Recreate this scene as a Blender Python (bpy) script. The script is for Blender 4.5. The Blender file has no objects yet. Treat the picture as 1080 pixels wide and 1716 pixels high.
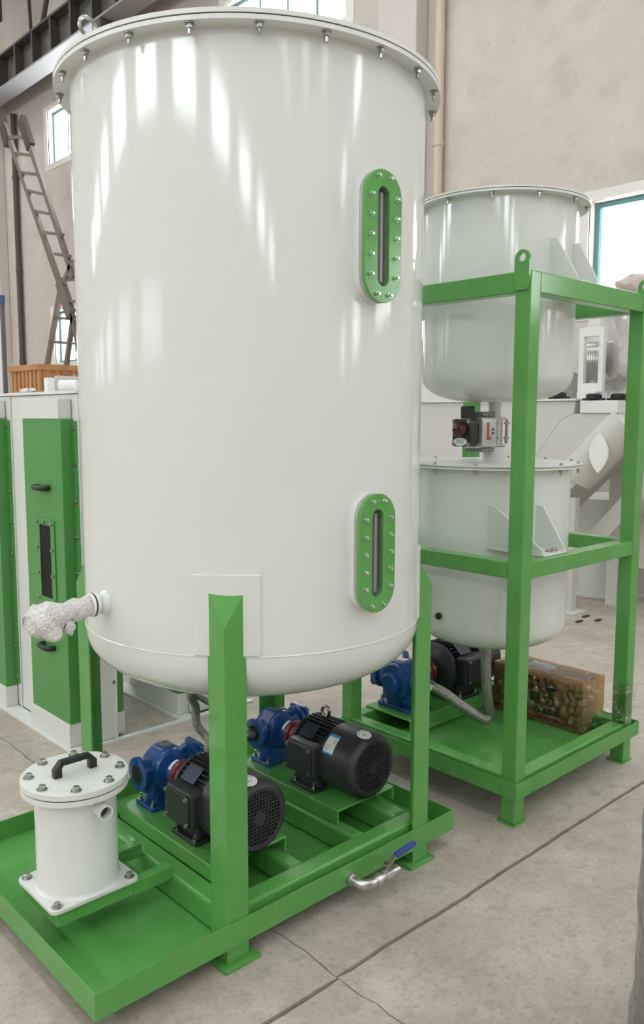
import bpy, math, random
from mathutils import Vector, Matrix, noise
random.seed(7)
S = bpy.context.scene
COL = S.collection
PI = math.pi

# ------------------------------------------------------------------ camera
cd = bpy.data.cameras.new('camera')
cam = bpy.data.objects.new('camera', cd); COL.objects.link(cam)
rt = Vector((0.7316279, -0.68169991, 0.00241615)); up = Vector((0.07689698, 0.08604958, 0.99331884)); fw = Vector((0.67735328, 0.72655399, -0.11537694))
cam.matrix_world = Matrix(((rt.x, up.x, -fw.x, 0), (rt.y, up.y, -fw.y, 0), (rt.z, up.z, -fw.z, 1.6), (0, 0, 0, 1)))
cd.sensor_fit = 'VERTICAL'; cd.sensor_height = 36; cd.lens = 1379.9 / 1716 * 36; cd.clip_start = 0.05; cd.clip_end = 200
S.camera = cam
# ------------------------------------------------------------------ world, light levels, exposure
W = bpy.data.worlds.new('sky'); S.world = W; W.use_nodes = True
W.node_tree.nodes['Background'].inputs[0].default_value = (0.80, 0.88, 1.0, 1); W.node_tree.nodes['Background'].inputs[1].default_value = 1.0
WINDOW_LIGHT = 16.0      # overcast daylight in the high window panes
RIGHT_WINDOW_LIGHT = 14.0
LEFT_LOW_LIGHT = 3.0
LOW_WINDOW_LIGHT = 8.0   # the lower, dusty panes
ROOF_FILL_LIGHT = 3.8         # unseen roof strips, added to even out the light
S.view_settings.view_transform = 'Standard'; S.view_settings.look = 'None'; S.view_settings.gamma = 1
S.view_settings.use_curve_mapping = False
S.view_settings.exposure = 0.05

# ------------------------------------------------------------------ materials
def srgb(r, g, b):
    f = lambda c: (c / 255 / 12.92) if c / 255 <= 0.04045 else ((c / 255 + 0.055) / 1.055) ** 2.4
    return (f(r), f(g), f(b), 1)
def mat(name, col, rough=0.5, metal=0.0, bump=None, vary=None, emit=None, spec=0.5, coat=0.0, alpha=None, trans=0.0, dirt=None):
    m = bpy.data.materials.new(name); m.use_nodes = True
    nt = m.node_tree; b = nt.nodes['Principled BSDF']
    b.inputs['Base Color'].default_value = col; b.inputs['Roughness'].default_value = rough; b.inputs['Metallic'].default_value = metal
    b.inputs['Specular IOR Level'].default_value = spec; b.inputs['Coat Weight'].default_value = coat; b.inputs['Coat Roughness'].default_value = 0.05
    if trans: b.inputs['Transmission Weight'].default_value = trans
    if alpha is not None: b.inputs['Alpha'].default_value = alpha
    if emit:
        b.inputs['Emission Color'].default_value = emit[0]; b.inputs['Emission Strength'].default_value = emit[1]
    geo = nt.nodes.new('ShaderNodeNewGeometry')
    def nz(scale, detail=4, rough_=0.55):
        n = nt.nodes.new('ShaderNodeTexNoise'); n.inputs['Scale'].default_value = scale; n.inputs['Detail'].default_value = detail; n.inputs['Roughness'].default_value = rough_
        nt.links.new(geo.outputs['Position'], n.inputs['Vector']); return n
    out = None
    if vary:                                   # list of (scale, low colour, high colour, lo, hi)
        for sc, c0, lo, hi in vary:
            n = nz(sc, 6, 0.65); r = nt.nodes.new('ShaderNodeMapRange'); r.inputs['From Min'].default_value = lo; r.inputs['From Max'].default_value = hi
            nt.links.new(n.outputs['Fac'], r.inputs['Value'])
            mx = nt.nodes.new('ShaderNodeMix'); mx.data_type = 'RGBA'
            nt.links.new(r.outputs[0], mx.inputs['Factor'])
            if out is None: mx.inputs['A'].default_value = col
            else: nt.links.new(out, mx.inputs['A'])
            mx.inputs['B'].default_value = c0
            out = mx.outputs['Result']
        nt.links.new(out, b.inputs['Base Color'])
    if bump:
        prev = None
        for sc, st, dist in bump:
            n = nz(sc, 3); bp = nt.nodes.new('ShaderNodeBump'); bp.inputs['Strength'].default_value = st; bp.inputs['Distance'].default_value = dist
            nt.links.new(n.outputs['Fac'], bp.inputs['Height'])
            if prev is not None: nt.links.new(prev, bp.inputs['Normal'])
            prev = bp.outputs['Normal']
        nt.links.new(prev, b.inputs['Normal'])
    return m
WHITE = mat('white_gloss_paint', srgb(222, 225, 221), 0.075, bump=[(420, 0.05, 0.001), (4, 0.03, 0.004)])
WHITE2 = mat('white_satin_paint', srgb(220, 222, 217), 0.35, bump=[(150, 0.05, 0.001)])
GREEN = mat('green_paint', srgb(94, 161, 82), 0.15, bump=[(300, 0.05, 0.001), (14, 0.05, 0.002)], vary=[(6, srgb(87, 153, 76), .4, .7)])
GREEN_CAB = mat('green_panel_paint', srgb(78, 146, 72), 0.38, bump=[(200, 0.04, 0.001)])
STEEL = mat('zinc_steel', (0.42, 0.42, 0.40, 1), 0.25, 1.0)
STAINLESS = mat('brushed_steel', (0.55, 0.54, 0.53, 1), 0.32, 1.0, bump=[(80, 0.1, 0.001)])
BLACKP = mat('black_plastic', (0.012, 0.012, 0.013, 1), 0.35)
MOTOR = mat('dark_grey_motor_paint', (0.030, 0.031, 0.035, 1), 0.42, bump=[(260, 0.12, 0.001)])
BLUE = mat('blue_cast_paint', (0.012, 0.075, 0.27, 1), 0.25, bump=[(90, 0.15, 0.002)])
RED = mat('red_coupling_paint', (0.20, 0.012, 0.018, 1), 0.3)
RUBBER = mat('black_rubber', (0.01, 0.01, 0.01, 1), 0.6)
PAPER = mat('white_paper', srgb(232, 232, 232), 0.55)
INK = mat('printed_ink', (0.02, 0.02, 0.022, 1), 0.6)
REDINK = mat('red_printed_ink', (0.35, 0.03, 0.03, 1), 0.6)
LBLUE = mat('light_blue_print', srgb(40, 150, 200), 0.5)
GREYINK = mat('grey_printed_ink', (0.25, 0.25, 0.26, 1), 0.6)
NAMEPL = mat('blue_name_plate', (0.025, 0.035, 0.065, 1), 0.3, 0.3)
GLASS_D = mat('dark_sight_glass', (0.16, 0.15, 0.16, 1), 0.12, spec=0.8)
SIGHTD = mat('black_window_glass', (0.006, 0.006, 0.007, 1), 0.45, spec=0.15)
BRAID = None
CARD = mat('cardboard', srgb(188, 147, 106), 0.7, bump=[(60, 0.1, 0.002)], vary=[(9, srgb(174, 133, 93), .4, .75)])
TAPE = mat('brown_tape', srgb(190, 150, 100), 0.25)
ORANGE = mat('orange_plastic', srgb(186, 134, 82), 0.5, vary=[(9, srgb(160, 112, 66), .45, .7)])
CONC = None
PLASTER = None
DARKST = mat('dark_grey_steel_paint', srgb(92, 90, 88), 0.5, vary=[(2.5, srgb(76, 73, 70), .45, .7)])
GALV = mat('galvanised_steel', (0.66, 0.66, 0.64, 1), 0.3, 1.0)
DARKER = mat('brown_black_steel', srgb(66, 58, 54), 0.55)
FLANGE_L = mat('light_grey_steel_paint', srgb(140, 137, 137), 0.5)
LADDER = mat('grey_steel_ladder', srgb(120, 110, 102), 0.5, 0.3)
TEAL = mat('teal_window_frame', srgb(92, 140, 140), 0.45)
WFRAME = mat('white_window_reveal', srgb(228, 224, 218), 0.6)
PIPE_B = mat('beige_pipe', srgb(206, 190, 168), 0.5)
DARKPIPE = mat('brown_conduit', srgb(88, 66, 60), 0.55)
BLUECAP = mat('blue_cap_paint', srgb(48, 80, 120), 0.5)
LILAC = mat('pale_panel_paint', srgb(214, 210, 216), 0.5)
GREYW = mat('pale_grey_sheet', srgb(204, 202, 194), 0.45)
CEIL = mat('grey_roof_sheet', srgb(196, 196, 192), 0.7)
PANE = mat('daylight_pane', (0.8, 0.85, 0.9, 1), 0.2, emit=((0.89, 0.955, 1.0, 1), WINDOW_LIGHT))
PANE_R = mat('daylight_pane_right', (0.8, 0.85, 0.9, 1), 0.2, emit=((0.89, 0.955, 1.0, 1), RIGHT_WINDOW_LIGHT))
PANE_LL = mat('grimy_daylight_pane', (0.8, 0.82, 0.85, 1), 0.3, emit=((0.92, 0.96, 1.0, 1), LEFT_LOW_LIGHT))
PANE_LOW = mat('dusty_daylight_pane', (0.8, 0.82, 0.85, 1), 0.3, emit=((0.95, 0.97, 1.0, 1), LOW_WINDOW_LIGHT))
ROOF_FILL = mat('roof_fill_glow', (0.8, 0.8, 0.8, 1), 0.5, emit=((0.92, 0.965, 1.0, 1), ROOF_FILL_LIGHT))  # glow of the added roof strips
SILVERM = mat('anodised_aluminium', srgb(205, 205, 202), 0.3, 0.6)
WHITEWIN = mat('white_lens_plate', srgb(236, 236, 228), 0.4)

def special_mats():
    global BRAID, CONC, PLASTER, BUBBLE, FILM, WRAPGREY
    # braided hose: crossed waves as bump and metal colour
    m = mat('braided_steel', (0.42, 0.41, 0.38, 1), 0.35, 0.9); nt = m.node_tree; b = nt.nodes['Principled BSDF']
    tc = nt.nodes.new('ShaderNodeNewGeometry')
    vo = nt.nodes.new('ShaderNodeTexVoronoi'); vo.inputs['Scale'].default_value = 260; nt.links.new(tc.outputs['Position'], vo.inputs['Vector'])
    bp = nt.nodes.new('ShaderNodeBump'); bp.inputs['Strength'].default_value = 0.8; bp.inputs['Distance'].default_value = 0.002
    nt.links.new(vo.outputs['Distance'], bp.inputs['Height']); nt.links.new(bp.outputs['Normal'], b.inputs['Normal'])
    cr = nt.nodes.new('ShaderNodeValToRGB'); cr.color_ramp.elements[0].color = (0.72, 0.70, 0.65, 1); cr.color_ramp.elements[1].color = (0.24, 0.235, 0.22, 1); cr.color_ramp.elements[1].position = .7
    nt.links.new(vo.outputs['Distance'], cr.inputs['Fac']); nt.links.new(cr.outputs['Color'], b.inputs['Base Color'])
    BRAID = m
    # concrete
    CONC = mat('worn_concrete', srgb(184, 174, 161), 0.6, spec=0.35,
               bump=[(35, 0.15, 0.004), (160, 0.2, 0.002)],
               vary=[(1.3, srgb(170, 159, 145), .42, .66), (4.5, srgb(198, 190, 177), .46, .70), (16, srgb(160, 149, 136), .50, .74), (60, srgb(141, 130, 117), .52, .80), (33, srgb(104, 92, 80), .70, .745), (90, srgb(206, 199, 188), .60, .78)])
    # plaster wall with trowel relief and a few stains
    PLASTER = mat('trowelled_plaster', srgb(200, 192, 182), 0.75, spec=0.25,
                  bump=[(1.8, 0.55, 0.06), (7, 0.3, 0.02)],
                  vary=[(0.5, srgb(208, 200, 192), .45, .65), (1.7, srgb(188, 178, 167), .54, .76), (5, srgb(168, 154, 142), .64, .8)])
    # bubble wrap
    m = mat('bubble_wrap', srgb(226, 222, 219), 0.16, spec=0.9); nt = m.node_tree; b = nt.nodes['Principled BSDF']
    g = nt.nodes.new('ShaderNodeNewGeometry'); vo = nt.nodes.new('ShaderNodeTexVoronoi'); vo.inputs['Scale'].default_value = 150; nt.links.new(g.outputs['Position'], vo.inputs['Vector'])
    bp = nt.nodes.new('ShaderNodeBump'); bp.inputs['Strength'].default_value = 0.9; bp.inputs['Distance'].default_value = 0.006; bp.invert = True
    nt.links.new(vo.outputs['Distance'], bp.inputs['Height']); nt.links.new(bp.outputs['Normal'], b.inputs['Normal'])
    BUBBLE = m
    # clear stretch film
    m = mat('clear_stretch_film', (0.9, 0.9, 0.9, 1), 0.08, spec=0.8, bump=[(14, 0.9, 0.02), (45, 0.5, 0.006)]); nt = m.node_tree; b = nt.nodes['Principled BSDF']
    tr = nt.nodes.new('ShaderNodeBsdfTransparent'); gl = nt.nodes.new('ShaderNodeBsdfGlossy'); gl.inputs['Roughness'].default_value = 0.06; gl.inputs['Color'].default_value = (.95, .95, .95, 1)
    fr_ = nt.nodes.new('ShaderNodeFresnel'); fr_.inputs['IOR'].default_value = 1.85; mxs = nt.nodes.new('ShaderNodeMixShader')
    bnode = b.inputs['Normal'].links[0].from_socket; nt.links.new(bnode, gl.inputs['Normal']); nt.links.new(bnode, fr_.inputs['Normal'])
    nt.links.new(fr_.outputs[0], mxs.inputs[0]); nt.links.new(tr.outputs[0], mxs.inputs[1]); nt.links.new(gl.outputs[0], mxs.inputs[2])
    nt.links.new(mxs.outputs[0], nt.nodes['Material Output'].inputs['Surface'])
    FILM = m
    WRAPGREY = mat('film_wrapped_grey', srgb(112, 110, 108), 0.12, spec=0.9, bump=[(5, 0.9, 0.05), (16, 0.6, 0.02)], vary=[(3, srgb(160, 158, 154), .45, .7)])
special_mats()

# ------------------------------------------------------------------ mesh helpers
OFF = {}                                         # world offset to subtract from part coordinates
class MB:
    def __init__(s): s.v = []; s.f = []
    def add(s, vs, fs):
        k = len(s.v); s.v += [tuple(v) for v in vs]; s.f += [tuple(i + k for i in f) for f in fs]; return s
    def box(s, x0, x1, y0, y1, z0, z1):
        return s.add([(x0, y0, z0), (x1, y0, z0), (x1, y1, z0), (x0, y1, z0), (x0, y0, z1), (x1, y0, z1), (x1, y1, z1), (x0, y1, z1)],
                     [(0, 3, 2, 1), (4, 5, 6, 7), (0, 1, 5, 4), (1, 2, 6, 5), (2, 3, 7, 6), (3, 0, 4, 7)])
    def cyl(s, p0, p1, r0, r1=None, n=24, rot=0.0, cap=True):
        r1 = r0 if r1 is None else r1
        p0 = Vector(p0); p1 = Vector(p1); a = (p1 - p0).normalized()
        u = a.orthogonal().normalized() if abs(a.z) < 0.99 else Vector((1, 0, 0)); w = a.cross(u)
        vs = []
        for p, r in ((p0, r0), (p1, r1)):
            for i in range(n):
                t = 2 * PI * i / n + rot; vs.append(p + (u * math.cos(t) + w * math.sin(t)) * r)
        fs = [(i, (i + 1) % n, n + (i + 1) % n, n + i) for i in range(n)]
        if cap: fs += [tuple(range(n - 1, -1, -1)), tuple(range(n, 2 * n))]
        return s.add(vs, fs)
    def lathe(s, prof, c=(0, 0, 0), axis='Z', n=48, closed=False):   # prof: (r, h); closed joins last to first
        vs = []
        for r, h in prof:
            for i in range(n):
                t = 2 * PI * i / n; a, b = r * math.cos(t), r * math.sin(t)
                if axis == 'Z': p = (c[0] + a, c[1] + b, c[2] + h)
                elif axis == 'Y': p = (c[0] + a, c[1] + h, c[2] - b)
                else: p = (c[0] + h, c[1] + a, c[2] + b)
                vs.append(p)
        m = len(prof); fs = []
        for j in range(m if closed else m - 1):
            j2 = (j + 1) % m
            for i in range(n):
                i2 = (i + 1) % n; fs.append((j * n + i, j * n + i2, j2 * n + i2, j2 * n + i))
        if not closed:
            if prof[0][0] > 1e-6: fs.append(tuple(range(n - 1, -1, -1)))
            if prof[-1][0] > 1e-6: fs.append(tuple((m - 1) * n + i for i in range(n)))
        return s.add(vs, fs)
    def prism(s, poly, axis, a0, a1):            # poly of 2-D points in the two other axes (x,y),(x,z) or (y,z)
        n = len(poly); vs = []
        for a in (a0, a1):
            for p, q in poly: vs.append({'Z': (p, q, a), 'Y': (p, a, q), 'X': (a, p, q)}[axis])
        return s.add(vs, [tuple(range(n - 1, -1, -1)), tuple(range(n, 2 * n))] + [(i, (i + 1) % n, n + (i + 1) % n, n + i) for i in range(n)])
    def ring(s, outer, inner, axis, a0, a1):     # two outlines with equal counts, extruded
        n = len(outer); vs = []
        f = lambda p, a: {'Z': (p[0], p[1], a), 'Y': (p[0], a, p[1]), 'X': (a, p[0], p[1])}[axis]
        for a in (a0, a1):
            vs += [f(p, a) for p in outer] + [f(p, a) for p in inner]
        fs = []
        for i in range(n):
            j = (i + 1) % n; O0, I0, O1, I1 = 0, n, 2 * n, 3 * n
            fs += [(O0 + j, O0 + i, I0 + i, I0 + j), (O1 + i, O1 + j, I1 + j, I1 + i), (O0 + i, O0 + j, O1 + j, O1 + i), (I0 + j, I0 + i, I1 + i, I1 + j)]
        return s.add(vs, fs)
    def tube(s, pts, r, n=12, smooth=6):
        P = [Vector(p) for p in pts]; rr = r if isinstance(r, (list, tuple)) else [r] * len(P)
        if smooth > 1 and len(P) > 2:
            Q = []; R2 = []
            for i in range(len(P) - 1):
                p0 = P[max(i - 1, 0)]; p1 = P[i]; p2 = P[i + 1]; p3 = P[min(i + 2, len(P) - 1)]
                for k in range(smooth):
                    t = k / smooth
                    Q.append(0.5 * ((2 * p1) + (p2 - p0) * t + (2 * p0 - 5 * p1 + 4 * p2 - p3) * t * t + (3 * p1 - p0 - 3 * p2 + p3) * t ** 3)); R2.append(rr[i] * (1 - t) + rr[i + 1] * t)
            Q.append(P[-1]); R2.append(rr[-1]); P, rr = Q, R2
        vs = []; u = None
        for i, p in enumerate(P):
            d = (P[min(i + 1, len(P) - 1)] - P[max(i - 1, 0)]).normalized()
            if u is None: u = d.orthogonal().normalized()
            else: u = (u - d * u.dot(d)).normalized()
            w = d.cross(u)
            for k in range(n):
                t = 2 * PI * k / n; vs.append(p + (u * math.cos(t) + w * math.sin(t)) * rr[i])
        m = len(P); fs = [(j * n + i, j * n + (i + 1) % n, (j + 1) * n + (i + 1) % n, (j + 1) * n + i) for j in range(m - 1) for i in range(n)]
        fs += [tuple(range(n - 1, -1, -1)), tuple((m - 1) * n + i for i in range(n))]
        return s.add(vs, fs)
    def torus(s, c, R, r, axis='Z', n=32, k=8):
        return s.lathe([(R + r * math.cos(2 * PI * j / k), r * math.sin(2 * PI * j / k)) for j in range(k)], c, axis, n, closed=True)
    def blob(s, c, rad, amp=0.25, freq=4, n=20, m=12, seed=0):
        c = Vector(c); vs = []
        for j in range(m + 1):
            ph = PI * j / m
            for i in range(n):
                t = 2 * PI * i / n; d = Vector((math.sin(ph) * math.cos(t), math.sin(ph) * math.sin(t), math.cos(ph)))
                q = 1 + amp * noise.noise(d * freq * 0.5 + Vector((seed, seed * 2, 0))) + amp * .5 * noise.noise(d * freq + Vector((seed, 0, 3)))
                vs.append(c + Vector((d.x * rad[0], d.y * rad[1], d.z * rad[2])) * q)
        return s.add(vs, [(j * n + i, (j + 1) * n + i, (j + 1) * n + (i + 1) % n, j * n + (i + 1) % n) for j in range(m) for i in range(n)])
    def rotated(s, M):
        s.v = [tuple(M @ Vector(v)) for v in s.v]; return s
def mesh_of(mb, name, ang=35, off=None):
    me = bpy.data.meshes.new(name)
    o = off or Vector((0, 0, 0))
    me.from_pydata([(v[0] - o[0], v[1] - o[1], v[2] - o[2]) for v in mb.v], [], mb.f)
    import bmesh
    bm = bmesh.new(); bm.from_mesh(me); bmesh.ops.recalc_face_normals(bm, faces=bm.faces); bm.to_mesh(me); bm.free()
    if ang:
        me.shade_smooth(); me.set_sharp_from_angle(angle=math.radians(ang))
    return me
def off_of(p): return OFF.get(p.name, Vector((0, 0, 0)))
def part(name, mb, material, parent=None, bev=0.0, ang=35, label=None, kind=None, seg=2):
    off = off_of(parent) if parent else Vector((0, 0, 0))
    me = mesh_of(mb, name, ang, off); me.materials.append(material)
    o = bpy.data.objects.new(name, me); COL.objects.link(o)
    if parent: o.parent = parent; OFF[o.name] = off
    if bev:
        b = o.modifiers.new('edge', 'BEVEL'); b.width = bev; b.segments = seg; b.limit_method = 'ANGLE'; b.angle_limit = math.radians(40); b.harden_normals = True
    if label: o['label'] = label
    if kind: o['kind'] = kind
    return o
def thing(name, label, cat, loc=(0, 0, 0), group=None, local=False, rot=0.0, scale=1.0):
    o = bpy.data.objects.new(name, None); COL.objects.link(o); o.empty_display_size = 0.1
    o.location = loc; o.rotation_euler = (0, 0, rot); o.scale = (scale,) * 3; o['label'] = label; o['category'] = cat
    if group: o['group'] = group
    OFF[o.name] = Vector((0, 0, 0)) if local else Vector(loc)
    return o
def one(name, mb, material, label, cat, loc, group=None, bev=0.0, ang=35, kind=None):  # thing of a single mesh
    me = mesh_of(mb, name, ang, Vector(loc)); me.materials.append(material)
    o = bpy.data.objects.new(name, me); COL.objects.link(o); o.location = loc; o['label'] = label; o['category'] = cat
    if group: o['group'] = group
    if kind: o['kind'] = kind
    if bev:
        b = o.modifiers.new('edge', 'BEVEL'); b.width = bev; b.segments = 2; b.limit_method = 'ANGLE'; b.angle_limit = math.radians(40); b.harden_normals = True
    return o
def inst(name, me, parent, loc, d=(0, 0, 1), spin=0.0):
    o = bpy.data.objects.new(name, me); COL.objects.link(o); o.parent = parent
    o.location = Vector(loc) - off_of(parent)
    q = Vector((0, 0, 1)).rotation_difference(Vector(d).normalized()); o.rotation_mode = 'QUATERNION'
    from mathutils import Quaternion
    o.rotation_quaternion = q @ Quaternion((0, 0, 1), spin)
    return o
def struct(o): o['kind'] = 'structure'; return o
def circ(cx, cy, r, n=32, a0=0): return [(cx + r * math.cos(2 * PI * i / n + a0), cy + r * math.sin(2 * PI * i / n + a0)) for i in range(n)]
def stadium(cx, cz, w, h, n=12):
    r = w / 2; k = h / 2 - r; P = []
    for i in range(n + 1): t = PI * i / n; P.append((cx + r * math.cos(t), cz + k + r * math.sin(t)))
    for i in range(n + 1): t = PI + PI * i / n; P.append((cx + r * math.cos(t), cz - k + r * math.sin(t)))
    return P
def rrect(x0, x1, y0, y1, r, n=5):
    P = []
    for (cx, cy, a) in ((x1 - r, y1 - r, 0), (x0 + r, y1 - r, PI / 2), (x0 + r, y0 + r, PI), (x1 - r, y0 + r, 1.5 * PI)):
        for i in range(n + 1): t = a + PI / 2 * i / n; P.append((cx + r * math.cos(t), cy + r * math.sin(t)))
    return P
# shared fasteners
def hexbolt(r, h, washer=1.45):
    b = MB()
    if washer: b.cyl((0, 0, 0), (0, 0, h * .18), r * washer, n=14)
    b.cyl((0, 0, h * .18 if washer else 0), (0, 0, h * .85), r, n=6); b.cyl((0, 0, h * .85), (0, 0, h), r, r * .8, n=6)
    me = mesh_of(b, 'bolt', 30); me.materials.append(STEEL); return me
def nutstud(r, h):
    b = MB(); b.cyl((0, 0, 0), (0, 0, h * .12), r * 1.4, n=12); b.cyl((0, 0, h * .12), (0, 0, h * .5), r, n=6); b.cyl((0, 0, h * .5), (0, 0, h), r * .55, n=8)
    me = mesh_of(b, 'bolt', 30); me.materials.append(STEEL); return me
BOLT_S = hexbolt(.0075, .011); BOLT_M = hexbolt(.011, .014); NUT_L = nutstud(.0095, .028); NUT_M = nutstud(.0085, .024); RIVET = hexbolt(.006, .009)
GBOLT = hexbolt(.0058, .012, 1.25); GBOLT.materials.clear(); GBOLT.materials.append(mat('pale_zinc', (0.55, 0.66, 0.56, 1), 0.25, 0.85))
def text_part(name, body, size, material, parent, M, bold=0.0):
    cu = bpy.data.curves.new(name, 'FONT'); cu.body = body; cu.size = size; cu.align_x = 'CENTER'; cu.align_y = 'CENTER'; cu.extrude = 0.0006; cu.offset = bold; cu.resolution_u = 3
    tmp = bpy.data.objects.new(name + '_src', cu); COL.objects.link(tmp)
    bpy.context.view_layer.update()
    me = bpy.data.meshes.new_from_object(tmp.evaluated_get(bpy.context.evaluated_depsgraph_get()))
    bpy.data.objects.remove(tmp); me.name = name
    me.materials.clear(); me.materials.append(material)
    o = bpy.data.objects.new(name, me); COL.objects.link(o); o.parent = parent
    M = M.copy(); M.translation = M.translation - off_of(parent); o.matrix_local = M
    OFF[o.name] = off_of(parent)
    return o

# ================================================================== SETTING
X1, X0, Y0, Y1, ZC = 8.0, -7.0, -20.0, 24.0, 10.8
fl = MB().box(X0, X1, Y0, Y1, -0.30, -0.014)
floor = struct(part('floor', fl, mat('joint_dirt', srgb(112, 100, 88), 0.9)))
ex = [X0, -2.97, 1.53, 6.03, X1]; ey = [Y0, -14.2, -8.95, -3.7, 1.572, 6.82, 12.1, 17.3, Y1]
def edge_pts(ax, fixed, a, b, jit, step=.09, seed=0):
    n = max(2, int((b - a) / step)); out = []
    for i in range(n + 1):
        t = a + (b - a) * i / n
        j = 0 if i in (0, n) else jit * (noise.noise(Vector((t * 3.1, fixed * 5, seed))) + .6 * noise.noise(Vector((t * 13, fixed * 2, seed + 3))))
        out.append((fixed + j, t) if ax == 'x' else (t, fixed + j))
    return out
for i in range(4):
    for j in range(8):
        x0, x1, y0, y1 = ex[i], ex[i + 1], ey[j], ey[j + 1]
        g = .0075; st = .05 if (-3 <= i - 1 <= 1 and 2 <= j <= 5) else 1.0
        jx = .018; jy = .005
        b = edge_pts('y', y0 + (g if j else 0), x0, x1, jy, st, 1); r = edge_pts('x', x1 - (g * .35 if i < 3 else 0), y0, y1, jx, st, 2)
        t = edge_pts('y', y1 - (g if j < 7 else 0), x0, x1, jy, st, 1); l = edge_pts('x', x0 + (g * .35 if i else 0), y0, y1, jx, st, 2)
        def fixc(P): return [(min(max(p[0], X0), X1), min(max(p[1], Y0), Y1)) for p in P]
        poly = fixc(b[:-1] + r[:-1] + t[::-1][:-1] + l[::-1][:-1])
        part('floor_slab', MB().prism(poly, 'Z', -0.0135, 0.0), CONC, floor, bev=0.0, ang=30)
def wall_with_holes(name, plane, axis, a0, a1, z0, z1, holes, th, material):
    # holes: (a_lo, a_hi, z_lo, z_hi); wall thickness th outward from plane
    A = sorted(set([a0, a1] + [h[0] for h in holes] + [h[1] for h in holes])); Z = sorted(set([z0, z1] + [h[2] for h in holes] + [h[3] for h in holes]))
    mb = MB(); p, q = sorted((plane, plane + th))
    for i in range(len(A) - 1):
        run = None
        for k in range(len(Z) - 1):
            ac, zc = (A[i] + A[i + 1]) / 2, (Z[k] + Z[k + 1]) / 2
            if any(h[0] < ac < h[1] and h[2] < zc < h[3] for h in holes): continue
            if axis == 'X': mb.box(p, q, A[i], A[i + 1], Z[k], Z[k + 1])
            else: mb.box(A[i], A[i + 1], p, q, Z[k], Z[k + 1])
    return struct(part(name, mb, material, ang=0))
# right wall (the one in view): two rows of windows, one pair per bay
LOWR = [(1.90 + 6.2 * k, 4.55 + 6.2 * k, 2.72, 3.80) for k in range(-3, 4)]
UPR = [(1.95 + 6.2 * k, 4.55 + 6.2 * k, 6.78, 7.83) for k in range(-3, 4)]
LEFT_UP = [(-1.05 + 3.93 * k, 1.22 + 3.93 * k, 5.36, 6.36) for k in range(-4, 6)]
LEFT_LOW = [(2.88 + 3.93 * k, 5.15 + 3.93 * k, 2.3, 3.35) for k in range(0, 5)]
holesR = [h for h in LOWR + UPR if h[0] > Y0 and h[1] < Y1]
holesL = [h for h in LEFT_UP + LEFT_LOW if h[0] > Y0 and h[1] < Y1]
wall_with_holes('wall_right', X1, 'X', Y0, Y1, 0, ZC, holesR, .35, PLASTER)
wall_with_holes('wall_left', X0, 'X', Y0, Y1, 0, ZC, holesL, -.35, PLASTER)
wall_with_holes('wall_front', Y0, 'Y', X0, X1, 0, ZC, [], -.35, PLASTER)
wall_with_holes('wall_back', Y1, 'Y', X0, X1, 0, ZC, [], .35, PLASTER)
nwin = 0
def window(plane, sgn, h, pane_mat, frame_mat, reveal):
    global nwin; nwin += 1
    a0, a1, z0, z1 = h; d0, d1 = sorted((plane + sgn * .12, plane + sgn * .17))
    w = bpy.data.objects.new('window_%d' % nwin, None); COL.objects.link(w); w.location = (plane, (a0 + a1) / 2, z0); struct(w); OFF[w.name] = Vector(w.location)
    f = .055
    fr = MB().ring([(a0, z0), (a1, z0), (a1, z1), (a0, z1)], [(a0 + f, z0 + f), (a1 - f, z0 + f), (a1 - f, z1 - f), (a0 + f, z1 - f)], 'X', d0, d1)
    part('frame', fr, frame_mat, w, ang=0)
    n = 4; wd = (a1 - a0 - 2 * f) / n; pe = sorted((plane + sgn * .14, plane + sgn * .15))
    for i in range(n):
        y = a0 + f + wd * i
        part('pane', MB().box(pe[0], pe[1], y + .02, y + wd - .02, z0 + f, z1 - f), pane_mat, w, ang=0)
        if i: part('mullion', MB().box(d0, d1, y - .022, y + .022, z0 + f, z1 - f), frame_mat, w, ang=0)
    if reveal:
        q = sorted((plane - sgn * .012, plane + sgn * .02))
        part('reveal', MB().ring([(a0 - .16, z0 - .12), (a1 + .16, z0 - .12), (a1 + .16, z1 + .10), (a0 - .16, z1 + .10)], [(a0, z0), (a1, z0), (a1, z1), (a0, z1)], 'X', q[0], q[1]), WFRAME, w, ang=0)
for h in holesR: window(X1, 1, h, PANE_R if h[2] > 5 else PANE_LOW, TEAL, True)
for h in holesL: window(X0, -1, h, PANE if h[2] > 5 else PANE_LL, TEAL, False)
# roof, with glowing strips added as fill light for the hall
mb = MB(); xs = [X0, -5.2, -4.0, -0.8, 0.4, 3.6, 4.8, X1]
for i in range(0, len(xs) - 1, 2): mb.box(xs[i], xs[i + 1], Y0, Y1, ZC, ZC + .15)
ceil = struct(part('ceiling', mb, CEIL, ang=0))
for i in range(1, len(xs) - 1, 2):
    for j in range(11): part('added_fill_strip', MB().box(xs[i], xs[i + 1], Y0 + 4 * j + .03, Y0 + 4 * j + 3.97, ZC + .05, ZC + .08), ROOF_FILL, ceil, ang=0)
# pilasters, skirting
for k, y in enumerate((-17.4, -11.2, -5.0, .7, 7.06, 13.3, 19.5)):
    struct(part('trim_%d' % (k + 1), MB().box(X1 - .22, X1, y - .31, y + .31, 0, 8.1), mat('pilaster_plaster_%d' % k, srgb(208, 200, 193), 0.7), ang=0, bev=.02))

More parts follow.
